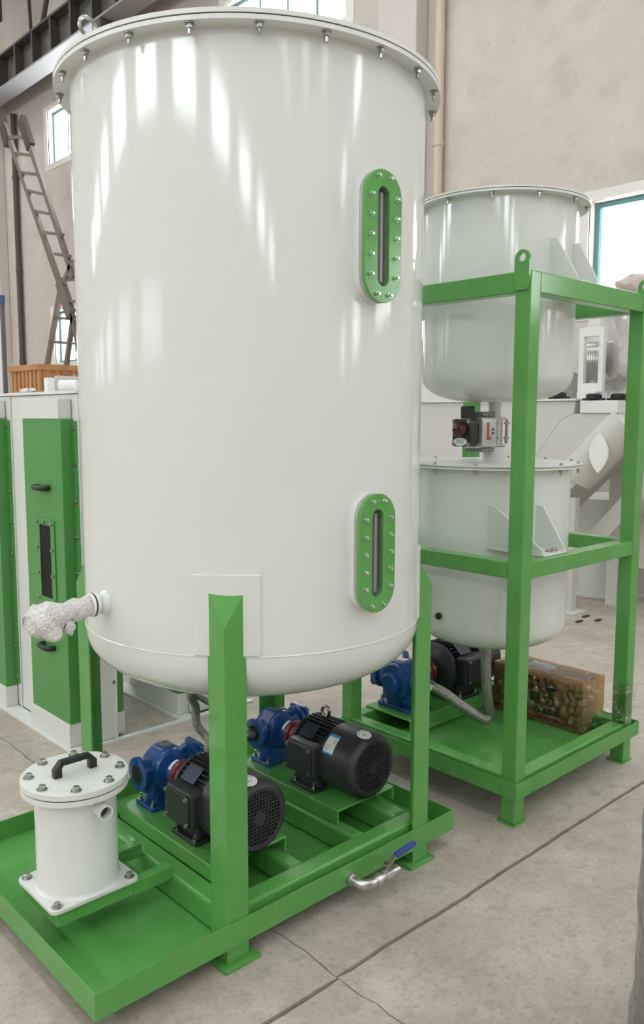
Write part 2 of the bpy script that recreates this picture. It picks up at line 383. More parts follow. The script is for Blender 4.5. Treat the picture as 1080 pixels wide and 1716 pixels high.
# ------------------------------------------------------------------ crane girder, braces, pipes on the wall
gx = 7.4
g = thing('crane_girder', 'dark grey steel crane girder with stiffeners running high along the wall', 'girder', (gx, 14, 8.19))
part('bottom_flange', MB().box(gx - .20, gx + .20, -10, 23.5, 8.19, 8.225), FLANGE_L, g, ang=0)
part('web', MB().box(gx - .012, gx + .012, -10, 23.5, 8.225, 8.80), DARKST, g, ang=0)
part('top_flange', MB().box(gx - .20, gx + .20, -10, 23.5, 8.80, 8.84), DARKER, g, ang=0)
for k in range(-12, 9):
    y = 15.05 + .785 * k
    me = None
    part('stiffener', MB().box(gx - .19, gx - .012, y - .03, y + .03, 8.225, 8.80), DARKER, g, ang=0)
for k, y in enumerate((7.06, 13.3, 19.5)):
    one('girder_bracket', MB().prism([(X1 - .22, 8.19), (gx - .2, 8.19), (gx - .2, 8.02), (X1 - .22, 7.45)], 'Y', y - .14, y + .14), DARKER, ['dark steel bracket hidden on the pilaster under the girder', 'dark steel bracket under the girder behind the big tank', 'dark steel bracket under the girder above the ladder top'][k], 'bracket', (gx, y, 7.45), 'brackets carrying the crane girder', ang=0)
one('roof_brace', MB().cyl((7.45, 15.95, 8.84), (7.45, 14.9, 10.7), .05, n=8), DARKER, 'dark slanting steel brace rising from the crane girder', 'brace', (7.45, 15.95, 8.84))
one('roof_brace', MB().tube([(7.6, 15.5, 8.88), (7.7, 16.9, 9.28), (7.7, 17.0, 10.5)], .035, n=8, smooth=1), DARKER, 'thin bent brown steel tie above the crane girder', 'brace', (7.6, 15.5, 8.84))
for k, (ya, za, yb, zb, xx) in enumerate(((17.95, 9.35, 15.9, 10.6, 7.1), (17.9, 9.8, 16.8, 10.5, 7.1), (17.95, 9.0 + .05, 15.2, 10.7, 7.0))):
    one('roof_wire', MB().cyl((xx, ya, za), (xx, yb, zb), .022, n=8), FLANGE_L, 'pale steel rail in the top left corner, %s of three' % ['middle', 'topmost', 'lowest'][k], 'rail', (xx, ya, za), 'rails under the roof')
one('crane_hook_block', MB().box(7.0, 7.25, 17.2, 17.5, 9.45, 10.1).cyl((7.12, 17.35, 9.2), (7.12, 17.35, 9.5), .06, .12, 10), DARKER, 'dark lifting block hanging in the top left corner', 'hook block', (7.12, 17.35, 9.2), bev=.02)
def wall_pipe(name, y, r, z0, z1, m, label, x=None):
    x = X1 - r - .02 if x is None else x
    t = thing(name, label, 'pipe', (x, y, z0)); part('pipe', MB().cyl((x, y, z0), (x, y, z1), r, n=18), m, t)
    z = z0 + .8
    while z < z1 - .2:
        part('clamp', MB().lathe([(r, -.03), (r * 1.18, -.03), (r * 1.18, .03), (r, .03)], (x, y, z), 'Z', 18, closed=True), m, t); z += 2.0
wall_pipe('wall_downpipe', 6.50, .055, 0, 10.6, PIPE_B, 'beige vertical downpipe on the wall beside the pilaster')
wall_pipe('wall_conduit', 18.45, .06, 0, 8.15, DARKPIPE, 'brown vertical pipe on the wall at the far left')

# ladder: leaning flights hinged at the middle
t = thing('folding_ladder', 'tall grey steel ladder with spread feet standing below the crane girder', 'ladder', (7.2, 15.3, 0))
def bar(p, q, w=.05, d=.035):
    P, Q = Vector((7.2,) + p), Vector((7.2,) + q); a = (Q - P).normalized(); u = Vector((1, 0, 0)); n = a.cross(u)
    vs = []
    for c in (P, Q):
        for sa, sb in ((-1, -1), (1, -1), (1, 1), (-1, 1)): vs.append(c + u * d * sa + n * w * sb)
    return MB().add(vs, [(3, 2, 1, 0), (4, 5, 6, 7), (0, 1, 5, 4), (1, 2, 6, 5), (2, 3, 7, 6), (3, 0, 4, 7)])
part('rail', bar((17.35, 7.70), (14.62, 3.54), .055), LADDER, t, ang=0); part('rail', bar((16.35, 7.32), (14.40, 4.10), .055), LADDER, t, ang=0)
part('rail_shoe', bar((17.40, 7.75), (17.05, 7.05), .11, .05), DARKER, t, ang=0); part('rail_shoe', bar((16.38, 7.36), (16.0, 6.75), .11, .05), DARKER, t, ang=0)
for a, b in (((16.95, 7.157), (16.25, 6.994)), ((16.75, 6.80), (16.0, 6.6)), ((16.42, 6.36), (15.78, 6.2)), ((16.2, 5.98), (15.47, 5.77)), ((15.94, 5.55), (15.12, 5.34)), ((15.53, 5.08), (14.76, 4.92)), ((15.13, 4.63), (14.5, 4.5)), ((14.95, 4.13), (14.3, 4.05)), ((14.85, 3.75), (14.2, 3.65))):
    part('rung', bar(a, b, .028, .025), LADDER, t, ang=0)
part('hinge_plate', bar((14.95, 4.1), (14.55, 3.45), .12, .05), LADDER, t, ang=0)
part('leg', bar((14.95, 3.95), (16.9, .02), .05), LADDER, t, ang=0); part('leg', bar((14.40, 4.40), (14.85, 4.0), .05), LADDER, t, ang=0)
part('leg', bar((14.55, 3.55), (13.2, .02), .05), LADDER, t, ang=0); part('leg', bar((14.45, 3.45), (15.8, .02), .05), LADDER, t, ang=0)
for a, b in (((15.25, 3.456), (14.3, 3.35)), ((15.50, 3.03), (14.2, 2.9)), ((15.75, 2.45), (13.95, 2.4)), ((16.1, 1.6), (13.7, 1.6)), ((16.5, .8), (13.4, .8))):
    part('rung', bar(a, b, .025, .022), LADDER, t, ang=0)

# white panel with blue cap at the far left
t = thing('partition_panel', 'pale partition panel with a blue top rail at the far left edge', 'panel', (2.4, 6.3, 0))
part('panel', MB().box(2.380, 2.398, 5.885, 7.4, 0.05, 2.38), LILAC, t, ang=0); part('end_post', MB().box(2.377, 2.402, 5.86, 5.885, 0, 2.38), DARKST, t, ang=0); part('top_rail', MB().box(2.372, 2.406, 5.855, 7.4, 2.38, 2.44), BLUECAP, t, bev=.005)

# ================================================================== LARGE SKID
GR_SK = None
TX, TY, R = 1.7685, 2.2469, 0.5737
sk = thing('steel_skid', 'green steel skid with drip tray carrying the large white tank', 'skid', (TX, TY, 0))
xa, ya, xb, yb, zb_, zt_ = .898, 1.806, 2.360, 2.869, .064, .139
def tray(parent, xa, ya, xb, yb, z0, z1, th=.004):
    part('tray_floor', MB().box(xa, xb, ya, yb, z0, z0 + th), GREEN, parent, ang=0)
    for b in ((xa, xb, ya, ya + th), (xa, xb, yb - th, yb), (xa, xa + th, ya + th, yb - th), (xb - th, xb, ya + th, yb - th)):
        part('tray_side', MB().box(b[0], b[1], b[2], b[3], z0 + th, z1), GREEN, parent, ang=0)
tray(sk, xa, ya, xb, yb, zb_, zt_)
PXn, PYn, P, SX, SY = 1.3180, 1.8115, .080, .8199, .7997
ZHI, ZLO = 1.114, 1.010
def lpost(cx, cy, dx, dy):
    t = .009; prof = [(0, 0), (P, 0), (P, t), (t, t), (t, P), (0, P)]
    mb = MB(); n = len(prof)
    vs = [(cx + dx * u, cy + dy * v, .012) for u, v in prof] + [(cx + dx * u, cy + dy * v, ZLO + (ZHI - ZLO) * min(1, (u + v) / P)) for u, v in prof]
    fs = [tuple(range(n)), tuple(range(n, 2 * n))] + [(i, (i + 1) % n, n + (i + 1) % n, n + i) for i in range(n)]
    if dx * dy < 0: fs = [f[::-1] for f in fs]
    mb.add(vs, fs); po = part('post', mb, GREEN, sk, bev=.003)
    e = .0015; tri = [(0, 0, ZLO), (P, 0, ZHI), (0, P, ZHI)]; vs = []
    for k in (0, .006): vs += [(cx + dx * (u - k * .0), cy + dy * v, z + k - .003) for u, v, z in tri]
    part('cap_plate', MB().add(vs, [(0, 2, 1), (3, 4, 5), (0, 1, 4, 3), (1, 2, 5, 4), (2, 0, 3, 5)]), GREEN, po, ang=0)
    part('foot_plate', MB().box(min(cx - dx * .02, cx + dx * .11), max(cx - dx * .02, cx + dx * .11), min(cy - dy * .02, cy + dy * .11), max(cy - dy * .02, cy + dy * .11), 0, .012), GREEN, sk, bev=.002)
    part('leg_stub', MB().box(min(cx + dx * .004, cx + dx * .075), max(cx + dx * .004, cx + dx * .075), min(cy + dy * .004, cy + dy * .075), max(cy + dy * .004, cy + dy * .075), .012, zb_), GREEN, sk, bev=.004)
XO, YO = PXn + SX + P, PYn + SY + P
lpost(PXn, PYn, 1, 1); lpost(XO, PYn, -1, 1); lpost(PXn, YO, 1, -1); lpost(XO, YO, -1, -1)
def rail(x0, x1, y0, y1, z0=.069, z1=.157, p=None, nm='rail'): part(nm, MB().box(x0, x1, y0, y1, z0, z1), GREEN, p or sk, bev=.012, seg=3)
rail(PXn + .012, XO - .012, 1.833, 1.903); rail(PXn + .012, XO - .012, YO - .09, YO - .02)
rail(PXn + .012, PXn + .082, 1.905, YO - .092); rail(XO - .082, XO - .012, 1.905, YO - .092)
rail(1.64, 1.70, 1.905, YO - .092, .069, .150, nm='cross_member'); rail(1.925, 1.985, 1.905, YO - .092, .069, .150, nm='cross_member')
def bed(x0, x1, y0, y1, z0, z1, p, along='Y', nm='pump_bed'):
    t = .010
    if along == 'Y': poly = [(x0, z0), (x0, z1), (x1, z1), (x1, z0), (x1 - t, z0), (x1 - t, z1 - t), (x0 + t, z1 - t), (x0 + t, z0)]; mb = MB().prism(poly, 'Y', y0, y1)
    else: poly = [(y0, z0), (y0, z1), (y1, z1), (y1, z0), (y1 - t, z0), (y1 - t, z1 - t), (y0 + t, z1 - t), (y0 + t, z0)]; mb = MB().prism(poly, 'X', x0, x1)
    return part(nm, mb, GREEN, p, bev=.006, seg=3)
BT = .205
bed(1.40, 1.70, 1.99, 2.575, .150, BT, sk); bed(1.944, 2.244, 2.0, 2.575, .150, BT, sk)
# bracket for the filter
part('filter_bracket', MB().box(.945, 1.19, 2.115, 2.135, .15, .195).box(.945, 1.19, 2.315, 2.335, .15, .195).box(.945, .957, 2.135, 2.315, .15, .195).box(1.178, 1.19, 2.135, 2.315, .15, .195), GREEN, sk, ang=0, bev=.002)
part('bracket_arm', MB().box(1.19, PXn + .012, 2.115, 2.150, .145, .19), GREEN, sk, bev=.003); part('bracket_arm', MB().box(1.19, PXn + .012, 2.300, 2.335, .145, .19), GREEN, sk, bev=.003)

# ================================================================== LARGE TANK
tk = thing('storage_tank', 'large white cylindrical tank with two green framed sight glasses', 'tank', (TX, TY, .70))
DH, ZS, ZF = .213, .918, 2.612
prof = [(0, ZS - DH)]
for i in range(1, 19):
    a = PI / 2 * i / 18; s_ = math.sin(a); r = R * (s_ ** .80); z = ZS - DH * math.cos(a) ** .78 if i < 18 else ZS
    prof.append((r, z))
prof += [(R, ZS + .25), (R, 1.6), (R, 2.2), (R, ZF)]
part('shell', MB().lathe(prof, (TX, TY, 0), 'Z', 160), WHITE, tk, ang=50)
part('weld_seam', MB().torus((TX, TY, ZS), R - .0005, .0028, 'Z', 128, 6), WHITE, tk)
part('rim_flange', MB().lathe([(R - .01, ZF - .004), (.6203, ZF - .004), (.6203, ZF + .008), (R - .01, ZF + .008)], (TX, TY, 0), 'Z', 160, closed=True), WHITE2, tk, ang=30)
part('gasket', MB().lathe([(R, ZF + .008), (.616, ZF + .008), (.616, ZF + .012), (R, ZF + .012)], (TX, TY, 0), 'Z', 128, closed=True), RUBBER, tk, ang=30)
part('cover_plate', MB().lathe([(0, ZF + .012), (.6203, ZF + .012), (.6203, ZF + .024), (0, ZF + .024)], (TX, TY, 0), 'Z', 160), WHITE2, tk, ang=30)
for k in range(21):
    a = math.radians(148.3 + 360 / 21 * k)
    inst('bolt', NUT_L, tk, (TX + .604 * math.cos(a), TY + .604 * math.sin(a), ZF - .004), (0, 0, -1), k)
a = math.radians(184)
ey_ = part('lifting_eye', MB().torus((TX + .603 * math.cos(a), TY + .603 * math.sin(a), ZF + .054), .024, .0055, 'Y', 28, 8).cyl((TX + .603 * math.cos(a), TY + .603 * math.sin(a), ZF + .02), (TX + .603 * math.cos(a), TY + .603 * math.sin(a), ZF + .034), .010, n=12), STEEL, tk)
for k in range(4):                                  # mounting pads
    c = math.radians(224.1 + 90 * k) if k != 1 else math.radians(314.5); mb = MB(); n = 14; w = math.radians(9.6); vs = []
    for rr in (R - .004, R + .0062):
        for z in (.922, 1.157):
            for i in range(n + 1):
                t = c - w + 2 * w * i / n; vs.append((TX + rr * math.cos(t), TY + rr * math.sin(t), z))
    m_ = n + 1; fs = []
    for i in range(n):
        fs += [(2 * m_ + i, 2 * m_ + i + 1, 3 * m_ + i + 1, 3 * m_ + i), (i, m_ + i, m_ + i + 1, i + 1), (m_ + i, 3 * m_ + i, 3 * m_ + i + 1, m_ + i + 1), (i, i + 1, 2 * m_ + i + 1, 2 * m_ + i)]
    fs += [(0, 2 * m_, 3 * m_, m_), (n, m_ + n, 3 * m_ + n, 2 * m_ + n)]
    part('mounting_pad', mb.add(vs, fs), WHITE2, tk, bev=.0025)
GLASSTUBE = mat('grey_glass_tube', (0.30, 0.28, 0.29, 1), 0.25)
def sight_glass(cx, cz, h):
    w = .150
    fl = part('sight_glass', MB().ring(stadium(cx, cz, w, h), stadium(cx, cz, .046, h - .094), 'Y', 1.632, 1.645), GREEN, tk, ang=40, bev=.0012, label='green bolted oval frame of the sight glass')
    part('neck', MB().ring(stadium(cx, cz, w - .001, h - .001), stadium(cx, cz, w - .03, h - .03), 'Y', 1.657, 1.72), WHITE2, fl, ang=40)
    part('spacer', MB().ring(stadium(cx, cz, w - .002, h - .002), stadium(cx, cz, .056, h - .086), 'Y', 1.6455, 1.6565), STAINLESS, fl, ang=40)
    part('glass', MB().prism(stadium(cx, cz, .056, h - .086), 'Y', 1.652, 1.656), GLASS_D, fl, ang=40)
    part('glass_tube', MB().cyl((cx + .006, 1.651, cz - h / 2 + .06), (cx + .006, 1.651, cz + h / 2 - .06), .007, n=10), GLASSTUBE, fl)
    k = h / 2 - w / 2
    pts = [(cx + s * .052, cz + k * q) for s in (-1, 1) for q in (-1, -.5, 0, .5, 1)] + [(cx + s * .025, cz + q * (k + .052)) for s in (-1, 1) for q in (-1, 1)]
    for x, z in pts: inst('bolt', GBOLT, fl, (x, 1.632, z), (0, -1, 0), x * 90)
sight_glass(1.757, 2.103, .366); sight_glass(1.746, 1.201, .354)
part('nozzle', MB().cyl((TX - R + .02, 2.252, 1.034), (1.172, 2.252, 1.034), .030, n=28).lathe([(.030, -.005), (.040, 0.012), (.0301, .02)], (TX - R - .012, 2.252, 1.034), 'X', 28), WHITE, tk, ang=40)
part('bottom_outlet', MB().cyl((TX, TY + .03, .66), (TX, TY + .03, .73), .025, n=20), STEEL, tk)

# bubble wrapped valve hanging on the nozzle
t = thing('wrapped_valve', 'bubble wrapped valve bundle on the side nozzle of the large tank', 'wrapped valve', (1.05, 2.25, .93))
def rough_tube(pts, r, amp, seed, n=20, sm=6):
    mb = MB().tube(pts, r, n, sm)
    mb.v = [tuple(Vector(v) + Vector((noise.noise(Vector(v) * 38 + Vector((seed, 0, 0))), noise.noise(Vector(v) * 38 + Vector((0, seed, 9))), noise.noise(Vector(v) * 38 + Vector((7, 0, seed))))) * amp) for v in mb.v]
    return mb
part('wrapped_neck', rough_tube([(1.176, 2.252, 1.034), (1.14, 2.252, 1.034), (1.10, 2.25, 1.028), (1.075, 2.25, 1.03)], [.031, .032, .035, .03], .008, 1), BUBBLE, t, ang=60)
part('wrapped_head', rough_tube([(1.09, 2.25, 1.026), (1.05, 2.25, 1.02), (1.01, 2.25, 1.013), (.975, 2.252, 1.012), (.95, 2.252, 1.014)], [.028, .040, .050, .048, .02], .013, 2), BUBBLE, t, ang=60)
part('wrapped_handle', rough_tube([(.962, 2.205, 1.040), (.978, 2.20, 1.015), (1.000, 2.195, .985), (1.014, 2.195, .968)], [.012, .024, .026, .016], .007, 3), BUBBLE, t, ang=60)
part('tape_band', MB().lathe([(.0325, 0), (.036, .004), (.036, .022), (.0325, .026)], (1.142, 2.252, 1.034), 'X', 24, closed=True), PAPER, t)
part('tape_print', MB().lathe([(.0362, 0), (.0368, .001), (.0368, .004), (.0362, .005)], (1.150, 2.252, 1.034), 'X', 24, closed=True), INK, t)
part('loose_flap', MB().blob((1.065, 2.225, .985), (.016, .012, .022), .4, 5, 12, 8, 3), BUBBLE, t, ang=60)

# ================================================================== FILTER POT
FX, FY = 1.068, 2.228
f = thing('filter_housing', 'white round filter pot with bolted lid and black handle', 'filter', (FX, FY, .195))
part('base_plate', MB().prism(rrect(FX - .140, FX + .140, FY - .125, FY + .125, .022), 'Z', .195, .207), WHITE2, f, bev=.002)
part('body', MB().lathe([(.128, .207), (.1225, .211), (.1195, .218), (.1195, .502)], (FX, FY, 0), 'Z', 64), WHITE, f, ang=40)
part('flange', MB().lathe([(.10, .502), (.156, .502), (.156, .519), (.10, .519)], (FX, FY, 0), 'Z', 72, closed=True), WHITE2, f, bev=.002)
part('gasket', MB().lathe([(.10, .519), (.153, .519), (.153, .523), (.10, .523)], (FX, FY, 0), 'Z', 64, closed=True), RUBBER, f)
part('lid', MB().lathe([(0, .523), (.156, .523), (.156, .539), (.1545, .5405), (0, .5405)], (FX, FY, 0), 'Z', 72), WHITE2, f, ang=30)
for k in range(8):
    a = 2 * PI * (k + .45) / 8; inst('bolt', BOLT_M, f, (FX + .131 * math.cos(a), FY + .131 * math.sin(a), .5405), (0, 0, 1), k)
for sx in (-1, 1):
    for sy in (-1, 1): inst('bolt', BOLT_M, f, (FX + sx * .116, FY + sy * .102, .207), (0, 0, 1), sx + sy)
hy = FY + .0
hp = [(FX - .068, .5405), (FX - .068, .566), (FX - .046, .590), (FX + .046, .590), (FX + .068, .566), (FX + .068, .5405), (FX + .044, .5405), (FX + .044, .568), (FX + .038, .574), (FX - .038, .574), (FX - .044, .568), (FX - .044, .5405)]
mbh = MB()
for poly in ([hp[0], hp[1], hp[2], hp[9], hp[10], hp[11]], [hp[2], hp[3], hp[8], hp[9]], [hp[3], hp[4], hp[5], hp[6], hp[7], hp[8]]): mbh.prism(poly, 'Y', hy - .011, hy + .011)
part('handle', mbh, BLACKP, f, bev=.002)
no = part('inlet_nozzle', MB().ring(circ(FX + .012, .468, .0215, 28), circ(FX + .012, .468, .0175, 28), 'Y', FY - .165, FY - .10), WHITE2, f, ang=40)
part('nozzle_bore', MB().prism(circ(FX + .012, .468, .0174, 28), 'Y', FY - .140, FY - .11), mat('dark_bore', (.05, .045, .04, 1), .6), no)

# ================================================================== MOTORS AND PUMPS (built once, then copied)
def build_motor(label):
    t = thing('electric_motor', label, 'motor', (0, 0, 0), 'pump motors', local=True)
    A = .125
    part('body', MB().lathe([(0, .150), (.060, .150), (.095, .140), (.100, .135), (.100, -.04)], (0, 0, A), 'Y', 48), MOTOR, t, ang=40)
    fins = MB()
    for k in range(40):
        a = 2 * PI * k / 40
        if abs(math.cos(a)) > .80 and math.cos(a) < 0: continue
        u = Vector((math.cos(a), 0, math.sin(a))); w = Vector((-math.sin(a), 0, math.cos(a))) * .0024
        c0 = Vector((0, 0, A)); vs = []
        for yy in (-.035, .130):
            for r_, s_ in ((.097, -1), (.097, 1), (.119, .6), (.119, -.6)): vs.append(c0 + u * r_ + w * s_ + Vector((0, yy, 0)))
        fins.add(vs, [(0, 1, 2, 3), (7, 6, 5, 4), (0, 4, 5, 1), (1, 5, 6, 2), (2, 6, 7, 3), (3, 7, 4, 0)])
    part('cooling_fins', fins, MOTOR, t, ang=0, kind='stuff')
    part('end_shield', MB().lathe([(.03, .172), (.06, .168), (.100, .150), (.112, .140), (.112, .128), (.03, .128)], (0, 0, A), 'Y', 48), MOTOR, t, ang=30)
    cw = part('fan_cowl', MB().lathe([(.088, -.198), (.100, -.2), (.113, -.192), (.120, -.178), (.1225, -.15), (.1225, -.035), (.1195, -.035), (.1195, -.15), (.09, -.19)], (0, 0, A), 'Y', 64, closed=True), MOTOR, t, ang=40)
    part('grille_back', MB().lathe([(0, -.183), (.096, -.183), (.096, -.178), (0, -.178)], (0, 0, A), 'Y', 40), BLACKP, cw)
    gr = MB()
    for k in range(-7, 8):
        d = k * .0122; L = math.sqrt(max(.0001, .09 ** 2 - d * d))
        gr.box(d - .0017, d + .0017, -.1965, -.1925, A - L, A + L); gr.box(-L, L, -.1965, -.1925, A + d - .0017, A + d + .0017)
    part('grille', gr.lathe([(0, -.199), (.022, -.199), (.022, -.193), (0, -.193)], (0, 0, A), 'Y', 24), MOTOR, cw, ang=0)
    bx = part('terminal_box', MB().prism([(-.035, A - .055), (.115, A - .055), (.115, A + .065), (-.035, A + .065)], 'X', -.150, -.085), MOTOR, t, bev=.012, seg=3)
    part('box_lid', MB().prism(rrect(-.028, .108, A - .048, A + .058, .015), 'X', -.158, -.149), MOTOR, bx, bev=.003)
    for yy, zz in ((-.018, A + .048), (.098, A + .048), (-.018, A - .038), (.098, A - .038)): inst('screw', RIVET, bx, (-.157, yy, zz), (-1, 0, 0))
    part('foot', MB().box(-.125, -.07, -.02, .125, 0, .014).box(-.105, -.07, -.01, .115, .014, .07), MOTOR, t, bev=.004); part('foot', MB().box(.07, .125, -.02, .125, 0, .014).box(.07, .105, -.01, .115, .014, .07), MOTOR, t, bev=.004)
    for sx in (-1, 1):
        for yy in (.0, .105): inst('bolt', NUT_M, t, (sx * .112, yy, .014), (0, 0, 1))
    part('name_plate', MB().box(-.030, .030, .02, .095, .0, .0015).rotated(Matrix.Translation((0, 0, A)) @ Matrix.Rotation(math.radians(-42), 4, 'Y') @ Matrix.Translation((0, 0, .121))), NAMEPL, t, ang=0)
    part('shaft', MB().cyl((0, .16, A), (0, .30, A), .016, n=16), STEEL, t)
    part('coupling', MB().lathe([(.018, .186), (.050, .186), (.056, .192), (.056, .210), (.050, .214), (.050, .220), (.056, .224), (.056, .240), (.05, .246), (.018, .246)], (0, 0, A), 'Y', 40), RED, t, ang=30, label='dark red shaft coupling')
    # round white sticker on the cowl
    a = math.radians(118); st = part('round_sticker', MB().lathe([(0, 0), (.027, 0), (.027, .0008), (0, .0008)], (0, 0, 0), 'Z', 32).rotated(Matrix.Translation((-.010, -.168, A)) @ Matrix.Rotation(math.radians(-4), 4, 'Y') @ Matrix.Translation((0, 0, .1215)) @ Matrix.Rotation(math.radians(14), 4, 'X')), PAPER, t)
    M0 = Matrix.Translation((-.010, -.168, A)) @ Matrix.Rotation(math.radians(-4), 4, 'Y') @ Matrix.Translation((0, 0, .1226)) @ Matrix.Rotation(math.radians(14), 4, 'X')
    mk = MB()
    for k in range(9):
        aa = PI * (.12 + .76 * k / 8); mk.add([tuple(M0 @ Vector((x + .021 * math.cos(aa), y + .021 * math.sin(aa), .0004))) for x, y in ((-.0016, -.002), (.0016, -.002), (.0016, .002), (-.0016, .002))], [(0, 1, 2, 3)])
    for k in range(14):
        x, y = random.uniform(-.009, .009), random.uniform(-.007, .009); mk.add([tuple(M0 @ Vector((x + p, y + q, .0004))) for p, q in ((-.0013, -.0013), (.0013, -.0013), (.0013, .0013), (-.0013, .0013))], [(0, 1, 2, 3)])
    part('sticker_print', mk, INK, st, ang=0)
    return t
def add_eye(t):
    part('lifting_eye', MB().torus((0, .055, .125 + .145), .019, .0065, 'X', 24, 8).cyl((0, .055, .125 + .10), (0, .055, .125 + .128), .013, n=12), STEEL, t)
def add_label(t):
    A = .125; mbs = {'w': MB(), 'b': MB(), 'k': MB()}
    def patch(mb, y0, y1, a0, a1, r):
        n = 6; vs = []
        for i in range(n + 1):
            a = math.radians(a0 + (a1 - a0) * i / n); vs += [(r * math.cos(a), y0, A + r * math.sin(a)), (r * math.cos(a), y1, A + r * math.sin(a))]
        mb.add(vs, [(2 * i, 2 * i + 1, 2 * i + 3, 2 * i + 2) for i in range(n)])
    patch(mbs['w'], -.098, -.048, 122, 158, .1232)
    for k in range(4): patch(mbs['k'], -.078 + .006 * (k % 2), -.054, 142 + 3 * k, 143 + 3 * k, .1238)
    for y, a in ((-.086, 131), (-.092, 133), (-.082, 135), (-.090, 137)): patch(mbs['k'], y - .003, y + .004, a, a + 1.6, .1238)
    l = part('paper_label', mbs['w'], PAPER, t, label='blue and white paper label'); 
    for a0, a1 in ((122, 127), (155, 158)):
        b_ = MB(); patch(b_, -.098, -.048, a0, a1, .1238); part('label_border', b_, LBLUE, l)
    part('label_print', mbs['k'], GREYINK, l)
def copy_thing(root, loc, rot, label, scale=1.0):
    r = root.copy(); COL.objects.link(r); r.location = loc; r.rotation_euler = (0, 0, rot); r.scale = (scale,) * 3; r['label'] = label; OFF[r.name] = Vector((0, 0, 0))
    for ch in list(root.children):
        c = ch.copy(); COL.objects.link(c); c.parent = r
        for gch in list(ch.children):
            d = gch.copy(); COL.objects.link(d); d.parent = c
    return r
def build_pump(label):
    t = thing('gear_pump', label, 'pump', (0, 0, 0), 'gear pumps', local=True)
    A = .125
    oct_ = lambda w, h0, h1, c: [(-w, h0), (w, h0), (w, h1 - c), (w - c, h1), (-w + c, h1), (-w, h1 - c)]
    part('casing', MB().prism(oct_(.080, .03, .205, .052), 'Y', .035, .115), BLUE, t, bev=.012, seg=3)
    part('rear_cover', MB().lathe([(0, .165), (.035, .165), (.045, .155), (.045, .135), (.072, .128), (.078, .118), (.078, .112), (0, .112)], (0, 0, A - .005), 'Y', 40), BLUE, t, ang=40)
    part('front_cover', MB().lathe([(.02, -.03), (.046, -.03), (.050, -.024), (.050, -.008), (.044, -.004), (.044, .006), (.074, .014), (.078, .022), (.078, .038), (.02, .038)], (0, 0, A), 'Y', 40), BLUE, t, ang=40)
    part('foot', MB().prism(rrect(-.105, .105, .0, .120, .015), 'Z', 0, .016).box(-.065, .065, .03, .10, .012, .06), BLUE, t, bev=.004)
    for sx in (-1, 1):
        for yy in (.018, .100): inst('bolt', NUT_M, t, (sx * .090, yy, .016), (0, 0, 1))
        po = part('port', MB().lathe([(.045, .07), (.045, .098), (.058, .100), (.060, .104), (.060, .116), (.056, .118)], (0, .075, A), 'X', 36).rotated(Matrix.Diagonal((sx, 1, 1, 1))), BLUE, t, ang=40)
        part('port_opening', MB().cyl((sx * .1175, .075, A), (sx * .1195, .075, A), .034, n=28), RUBBER, po)
    part('spec_plate', MB().box(-.022, .022, .052, .092, .2055, .207), STAINLESS, t, ang=0)
    part('warning_sticker', MB().add([(.0505 * math.cos(math.radians(a)), y, A + .0505 * math.sin(math.radians(a))) for a in range(95, 150, 6) for y in (-.024, -.010)], [(2 * i, 2 * i + 1, 2 * i + 3, 2 * i + 2) for i in range(9)]), PAPER, t, ang=60)
    part('port_flange', MB().prism(rrect(.02, .13, A - .048, A + .062, .02), 'X', .118, .134), BLUE, t, bev=.004)
    for yy, zz in ((.035, A - .033), (.115, A - .033), (.035, A + .047), (.115, A + .047)): inst('bolt', RIVET, t, (.134, yy, zz), (1, 0, 0))
    part('oil_cap', MB().cyl((.03, .02, .19), (.05, -.0, .212), .016, .013, 14), BLUE, t, bev=.002)
    return t
m1 = build_motor('dark grey electric motor half hidden behind the near post of the large skid')
m2 = copy_thing(m1, (2.095, 2.168, BT), 0, 'dark grey electric motor with lifting eye and blue white label on the large skid')
m3 = copy_thing(m1, (3.31, 2.545, .205), PI / 2, 'black electric motor under the smaller tanks beside the braided hose', 1.15)
m1.location = (1.552, 2.150, BT); add_eye(m2); add_label(m2)
p1 = build_pump('blue gear pump next to the white filter pot')
p2 = copy_thing(p1, (2.095, 2.445, BT), 0, 'blue gear pump under the large tank behind the near post')
p3 = copy_thing(p1, (2.99, 2.545, .205), PI / 2, 'blue gear pump on the skid of the smaller tanks', 1.15)
p1.location = (1.552, 2.428, BT)
tf = part('inlet_fitting', MB().cyl((-.16, .075, .125), (-.118, .075, .125), .024, n=8).cyl((-.19, .075, .125), (-.16, .075, .125), .018, n=16), STEEL, p2)

# hoses
def hose(label, pts, r, loc, ends=True):
    t = thing('braided_hose', label, 'hose', loc, 'braided steel hoses')
    part('braid', MB().tube(pts, r, 16, 10), BRAID, t, ang=60)
    if ends:
        for a, b in ((pts[0], pts[1]), (pts[-1], pts[-2])):
            a = Vector(a); d = (Vector(b) - a).normalized(); part('end_fitting', MB().cyl(a - d * .012, a + d * .030, r * 1.25, n=8), STAINLESS, t)
hose('braided steel hose looping behind the near post of the large skid', [(1.77, 2.29, .655), (1.75, 2.48, .60), (1.735, 2.60, .535), (1.78, 2.64, .46), (1.785, 2.64, .385), (1.81, 2.60, .33), (1.77, 2.53, .33), (1.70, 2.505, .33)], .017, (1.75, 2.55, .3))
hose('dark hose running diagonally under the large tank', [(1.60, 2.70, .60), (1.72, 2.64, .55), (1.84, 2.60, .46), (1.93, 2.56, .39), (1.965, 2.53, .335)], .013, (1.8, 2.6, .33))
hose('braided steel hose bending from the lower small tank down to its pump', [(3.080, 2.19, .57), (3.085, 2.19, .414), (3.104, 2.19, .281), (3.128, 2.195, .222), (3.118, 2.20, .192), (3.085, 2.207, .196), (3.002, 2.26, .261), (2.943, 2.32, .323), (2.904, 2.392, .355)], .025, (3.05, 2.25, .12))

